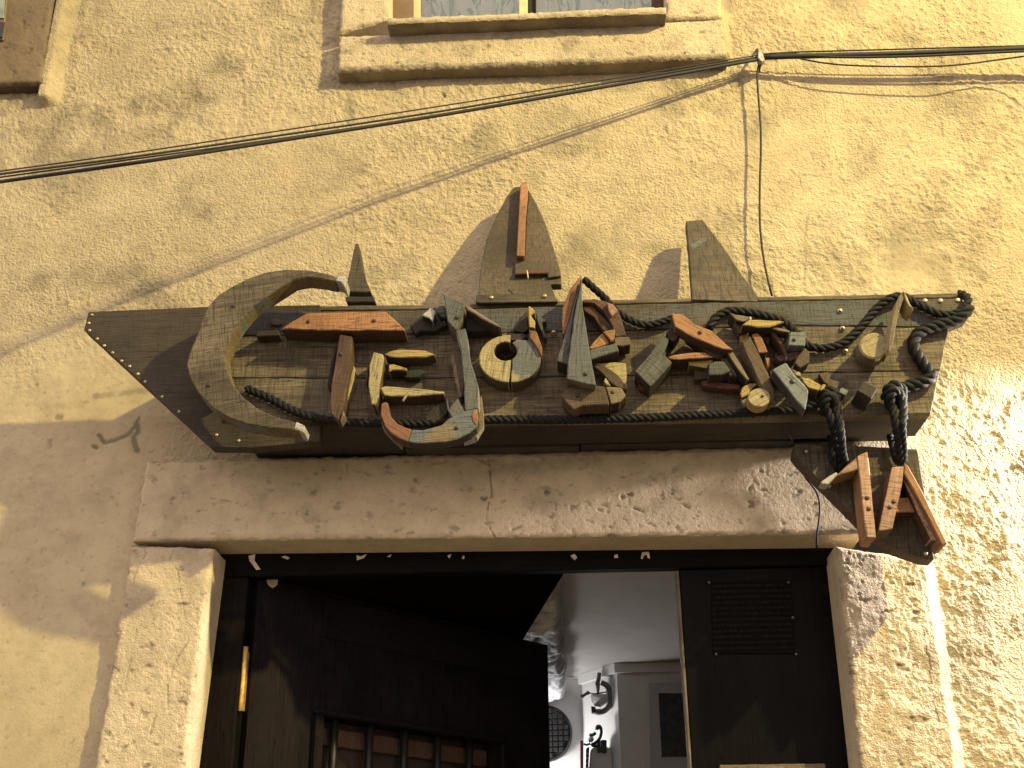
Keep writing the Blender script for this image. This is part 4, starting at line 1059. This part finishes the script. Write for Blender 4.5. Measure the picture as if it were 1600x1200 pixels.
# R
R_ = letter('r', [
    (13, [(265, 52), (320, 72), (400, 85), (490, 100), (470, 140), (400, 150), (330, 130)], .050, .046, 'tan', -10, 'darkbrown'),
    (13, [(300, 140), (440, 150), (470, 240), (430, 260), (370, 275)], .034, .032, 'brown', 80),
    (13, [(370, 280), (465, 265), (470, 320), (420, 370), (395, 365)], .024, .022, 'yellow', 60),
    (13, [(400, 375), (480, 305), (530, 400), (600, 540), (670, 690), (735, 870), (740, 950), (710, 1000), (680, 1005), (610, 860), (530, 680), (440, 480)], .050, .048, 'brown', -65, 'tan'),
    (13, [(395, 440), (440, 500), (520, 680), (590, 800), (470, 780), (420, 620)], .014, .012, 'darkbrown', -65),
    (13, arc(575, 940, 118, 98, 0, 359, 20)[:-1], .060, .030, 'slice', 30, 'yellow'),
    (13, [(378, 900), (400, 830), (480, 790), (565, 795), (500, 845), (460, 910), (390, 945)], .036, .034, 'yellow', 30, 'darkbrown'),
    (13, [(375, 965), (455, 920), (470, 980), (500, 1030), (420, 1030)], .028, .026, 'tan', 30),
    (13, [(395, 185), (470, 130), (640, 135), (780, 138), (840, 150), (740, 190), (680, 208), (560, 210)], .062, .030, 'yellow', 2, 'darkbrown'),
    (13, [(455, 225), (600, 232), (680, 240), (690, 265), (600, 300), (520, 260)], .028, .026, 'redbrown', 5),
    (13, [(498, 280), (560, 265), (600, 310), (640, 400), (665, 468), (572, 476), (540, 400)], .048, .046, 'orange', -65, 'darkbrown'),
    (13, [(610, 305), (690, 300), (680, 360), (650, 390)], .022, .02, 'greygreen', 0),
    (13, [(690, 200), (800, 215), (900, 245), (880, 262), (780, 245), (720, 225)], .056, .05, 'tan', -12, 'darkbrown'),
    (13, [(684, 225), (720, 240), (790, 320), (850, 420), (880, 520), (850, 560), (830, 480), (790, 390), (720, 300)], .042, .040, 'redbrown', -60),
    (13, [(745, 250), (800, 275), (855, 310), (825, 355), (780, 310)], .030, .028, 'cream', -30),
    (13, [(900, 250), (1060, 258), (1055, 402), (880, 395), (888, 320)], .058, .034, 'bluegrey', 0, 'bluegrey'),
    (13, [(740, 520), (850, 480), (950, 455), (1020, 460), (960, 530), (900, 560), (780, 560)], .034, .032, 'redbrown', 10),
    (13, [(945, 580), (985, 500), (1050, 430), (1090, 460), (1105, 510), (1095, 580), (1000, 632)], .050, .030, 'brown', 50, 'darkbrown'),
    (13, [(630, 525), (690, 522), (688, 610), (665, 640)], .024, .022, 'amber', 80),
    (13, [(710, 650), (855, 575), (960, 720), (1088, 862), (1078, 960), (1055, 1068), (960, 970), (840, 810)], .082, .036, 'bluegrey', -50, 'batten'),
    (13, [(680, 660), (710, 655), (830, 800), (760, 790), (690, 740)], .024, .022, 'darkbrown', -50),
    (13, [(895, 625), (1008, 680), (1008, 722), (960, 715)], .042, .038, 'cream', -25),
    (13, [(1010, 725), (1100, 740), (1222, 812), (1195, 868), (1090, 840), (1040, 790)], .044, .040, 'yellow', -25, 'brown'),
    (13, [(1222, 815), (1250, 795), (1300, 830), (1305, 872), (1265, 882), (1205, 870)], .036, .034, 'yellow', 10, 'brown'),
    (13, [(1190, 690), (1240, 680), (1300, 670), (1310, 745), (1415, 775), (1385, 865), (1320, 840), (1240, 770)], .016, .014, 'brown', -15),
    (13, [(470, 100), (488, 88), (500, 120), (475, 152)], .054, .02, 'white', 80)], (1200, 560))
dome(W(*Z(13, [(920, 772)])[0], BF + .0825), .005, M['nail_dark'], R_)
dome(W(*Z(13, [(940, 338)])[0], BF + .0585), .004, M['nail_dark'], R_)
dome(W(*Z(13, [(608, 925)])[0], BF + .0605), .003, M['nail_dark'], R_)
# the dots after the word
piece('wood_chip', Z(6, [(330, 778), (384, 798), (362, 835), (315, 812)]), BF + .040, .038, M['bluegrey'], sign, -20, .3, .0015, M['darkbrown'])
piece('wood_chip', Z(6, [(492, 730), (585, 782), (540, 860), (440, 800)]), BF + .060, .058, M['darkbrown'], sign, -30, .3)
# music note
nt_ = part('music_note', W(1370, 545, BF))
piece('note_head', Z(6, arc(560, 487, 104, 92, 0, 359, 22)[:-1]), BF + .052, .040, M['slice'], nt_, 25, .2, .003, M['tan'])
piece('note_stem', Z(6, [(762, 108), (775, 140), (745, 215), (722, 290), (705, 380), (690, 470), (665, 528), (655, 500), (668, 400), (690, 290), (712, 200), (735, 140)]), BF + .075, .050, M['tan'], nt_, 75, .15, .001, M['cream'])
piece('note_flag', Z(6, [(764, 110), (790, 150), (808, 200), (836, 238), (800, 212), (775, 160)]), BF + .078, .050, M['cream'], nt_, -60, .1, .0008)

# ------------------------------------------------------------------ hanging number board
num = thing('number_board', 'small hanging board with raised wooden characters 1A beside the doorway', 'sign', W(1380, 700, .14))
ND = .14
piece('board', Z(7, [(128, 372), (500, 385), (895, 405), (945, 700), (1000, 1098), (935, 1090), (850, 1062), (750, 1022), (650, 955), (560, 880), (150, 470), (120, 430)]), ND, .042, M['sail2'], num, 0, .4, .0018, M['redbrown'])
dg = part('digit', W(1350, 780, ND), num)
piece('wood_strip', Z(7, [(517, 450), (582, 420), (592, 500), (610, 700), (635, 962), (578, 960), (560, 850), (540, 650)]), ND + .062, .058, M['salmon'], dg, 86, .3, .0015, M['amber'])
piece('wood_strip', Z(7, [(388, 572), (440, 520), (514, 458), (524, 532), (460, 552)]), ND + .060, .050, M['salmon'], dg, 35, .3, .0015, M['amber'])
piece('wood_strip', Z(7, [(290, 612), (345, 572), (390, 548), (396, 566), (336, 628), (300, 625)]), ND + .030, .028, M['white'], dg, 40, .3)
lt = part('letter', W(1410, 800, ND), num)
piece('wood_strip', Z(7, [(735, 520), (812, 511), (800, 620), (770, 760), (738, 905), (652, 920), (680, 780), (710, 640)]), ND + .060, .056, M['salmon'], lt, 76, .3, .0015, M['redbrown'])
piece('wood_strip', Z(7, [(802, 590), (822, 570), (900, 720), (1000, 905), (1045, 990), (980, 970), (900, 810)]), ND + .046, .044, M['salmon'], lt, -62, .3, .0015, M['redbrown'])
piece('wood_strip', Z(7, [(815, 500), (832, 505), (930, 680), (1010, 850), (1083, 995), (1050, 1008), (960, 830), (870, 660), (812, 560)]), ND + .062, .058, M['amber'], lt, -62, .2, .0015)
piece('wood_strip', Z(7, [(765, 712), (838, 708), (880, 800), (752, 802)]), ND + .036, .034, M['amber'], lt, 0, .2, .0015, M['orange_d'])
for p, dd in (((200, 420), .002), ((945, 1060), .002), ((580, 712), .0625), ((590, 780), .0625), ((720, 770), .0605), ((745, 735), .0605)):
    dome(W(*Z(7, [p])[0], ND + dd), .004, M['nail'] if dd < .01 else M['nail_dark'], num)

# ------------------------------------------------------------------ ropes
def rope(label, segs, R=.0105, pitch=.044):
    v, f = [], []
    for i, (pts, rs) in enumerate(segs):
        rope_geo([W(*p) for p in pts], R * rs, pitch * rs, v, f, i * 1.3)
    return tag(mk('rope', v, f, M['rope'], None, smooth=True), label, 'rope', 'black ropes strung on the sign')
b_ = BF + .013
rope('black twisted rope swagged along the upper edge of the sign', [
    ([(912, 436, b_ + .03), (925, 448, b_ + .02), (946, 467, b_), (962, 485, b_), (985, 500, b_), (1010, 508, b_), (1038, 502, b_), (1058, 494, b_)], .9),
    ([(1108, 513, b_), (1118, 497, b_), (1134, 487, b_), (1152, 486, b_), (1190, 492, b_), (1225, 503, b_), (1246, 522, b_), (1262, 540, b_), (1290, 544, b_), (1320, 534, b_), (1348, 508, b_), (1370, 482, b_), (1392, 466, b_ + .005), (1412, 464, b_), (1435, 476, b_), (1465, 490, b_), (1490, 491, b_), (1509, 479, b_), (1512, 466, b_ - .005), (1500, 458, b_ - .02)], 1.0)], .0088)
kn = BF + .022
def knot(px, py, d, s=1.0):
    return [([(px - 14 * s, py + 8 * s, d - .008), (px - 10 * s, py - 8 * s, d + .006), (px + 2 * s, py - 14 * s, d + .012), (px + 12 * s, py - 4 * s, d + .006), (px + 8 * s, py + 14 * s, d - .004)], 1.0),
            ([(px - 6 * s, py + 24 * s, d - .006), (px - 8 * s, py + 8 * s, d + .012), (px - 2 * s, py - 6 * s, d + .020), (px + 8 * s, py + 2 * s, d + .010), (px + 12 * s, py + 22 * s, d)], 1.0)]
rope('thick black rope zigzagging down the right end to a knot', [
    ([(1514, 480, b_ + .004), (1504, 494, b_ + .006), (1485, 503, b_ + .002), (1455, 511, b_), (1434, 522, b_), (1427, 538, b_), (1436, 560, b_), (1450, 578, b_), (1456, 588, b_ + .003), (1444, 596, b_ + .004), (1424, 602, b_), (1402, 609, b_)], 1.12)] + knot(1398, 616, kn), .0108)
rope('black rope along the lower edge of the sign to the left knot', [
    ([(385, 607, b_), (396, 612, b_), (425, 624, b_), (455, 640, b_), (490, 652, b_), (530, 659, b_), (580, 661, b_), (650, 662, b_), (760, 656, b_ - .002), (870, 656, b_ - .002), (980, 654, b_ - .002), (1090, 649, b_), (1180, 644, b_), (1240, 640, b_), (1272, 633, b_ + .004), (1290, 626, b_ + .01)], .85)] + knot(1296, 624, kn), .0105)
rope('hanging black rope on the left, from sign to the digit 1', [
    ([(1290, 630, kn), (1298, 655, kn + .004), (1303, 676, kn - .012), (1308, 700, .185), (1318, 728, .158), (1322, 742, .150)], 1.0),
    ([(1305, 636, kn + .004), (1312, 660, kn + .006), (1314, 682, kn), (1316, 706, .190), (1320, 722, .165)], 1.0),
    ([(1299, 683, .13), (1302, 700, .155), (1304, 722, .158), (1311, 733, .152)], 1.1)], .0084)
rope('hanging black rope on the right, from sign to letter A', [
    ([(1392, 626, kn), (1398, 650, kn + .006), (1401, 672, kn), (1404, 698, .190), (1408, 726, .156)], 1.0),
    ([(1410, 626, kn + .004), (1412, 648, kn + .008), (1409, 668, kn + .004), (1411, 700, .185), (1411, 722, .160)], 1.0),
    ([(1392, 682, .13), (1395, 694, .155), (1400, 714, .156), (1404, 724, .154)], 1.0)], .0084)

# ------------------------------------------------------------------ cables
def cable(label, pts, r, group='overhead cables on the house front'):
    o = tube('cable', [W(*p) for p in pts], r, M['cable'], None, .03, 8)
    return tag(o, label, 'cable', group)
cable('thinnest overhead cable, uppermost left of the clamp', [(-160, 289, .56), (0, 267.5, .47), (200, 240, .39), (400, 210, .30), (700, 164, .18), (1000, 116, .09), (1185, 86, .036)], .0015)
cable('overhead cable second from the top at the left edge', [(-160, 294, .56), (0, 272, .47), (200, 246, .39), (400, 217, .30), (700, 172, .18), (1000, 121, .09), (1185, 89, .036)], .0023)
cable('thin overhead cable just above the thickest one', [(-160, 300, .55), (0, 277, .30), (220, 247, .385), (400, 222, .30), (700, 177, .18), (1000, 125, .09), (1185, 91, .038)], .0018)
cable('thickest overhead cable, lowest of the bundle on the left', [(-160, 308, .55), (0, 284, .30), (200, 256, .385), (400, 225.5, .30), (700, 178, .18), (1000, 126, .09), (1185, 93, .040)], .0039)
cable('thin cable running right from the clamp, uppermost there', [(1188, 85, .036), (1240, 81.5, .042), (1330, 79, .048), (1600, 71.5, .06), (1780, 68, .07)], .0019)
cable('blue black thick cable running right from the clamp', [(1188, 90, .038), (1240, 88, .044), (1400, 84, .052), (1600, 76, .06), (1780, 70, .07)], .0062)
cable('cable tight beneath the thick one right of the clamp', [(1188, 91.5, .036), (1216, 85, .042), (1240, 84.5, .046), (1300, 89, .050), (1420, 88, .055), (1600, 80, .064), (1780, 74, .07)], .0030)
cable('slack cable looping below the others on the right', [(1232, 87, .042), (1262, 94, .046), (1310, 101, .050), (1400, 104, .055), (1490, 102, .06), (1600, 88, .066), (1780, 66, .18)], .0020)
cable('thin black drop cable hanging from the clamp to the sign', [(1188, 94, .036), (1184, 108, .034), (1183.5, 130, .032), (1188, 190, .030), (1189, 230, .030), (1187, 300, .030), (1188, 360, .030), (1195, 415, .030), (1206, 462, .034)], .0024, 'drop wires')
cable('thin black wire down the right end of the lintel', [(1232, 676, .18), (1238, 690, .055), (1252, 735, .045), (1268, 758, .043), (1277, 771, .043), (1281, 790, .042), (1280, 812, .042), (1276.5, 836, .040), (1276, 858, .02)], .0022, 'drop wires')
cl = thing('cable_clamp', 'small metal wall clamp gripping the overhead cables', 'clamp', W(1186, 90, 0))
tube('peg', [W(1183, 76, -.01), W(1183.5, 80, .02), W(1184, 88, .044)], .0032, M['cable'], cl, .01, 8)
piece('strap', [(1185, 80), (1192, 83), (1195, 93), (1190, 96), (1184, 90)], .047, .02, M['clamp'], cl, 0, .3, .0015)
piece('strap', [(1186, 94), (1191, 95), (1190, 101), (1184, 102)], .044, .03, M['cable'], cl, 90, .2, .0015)
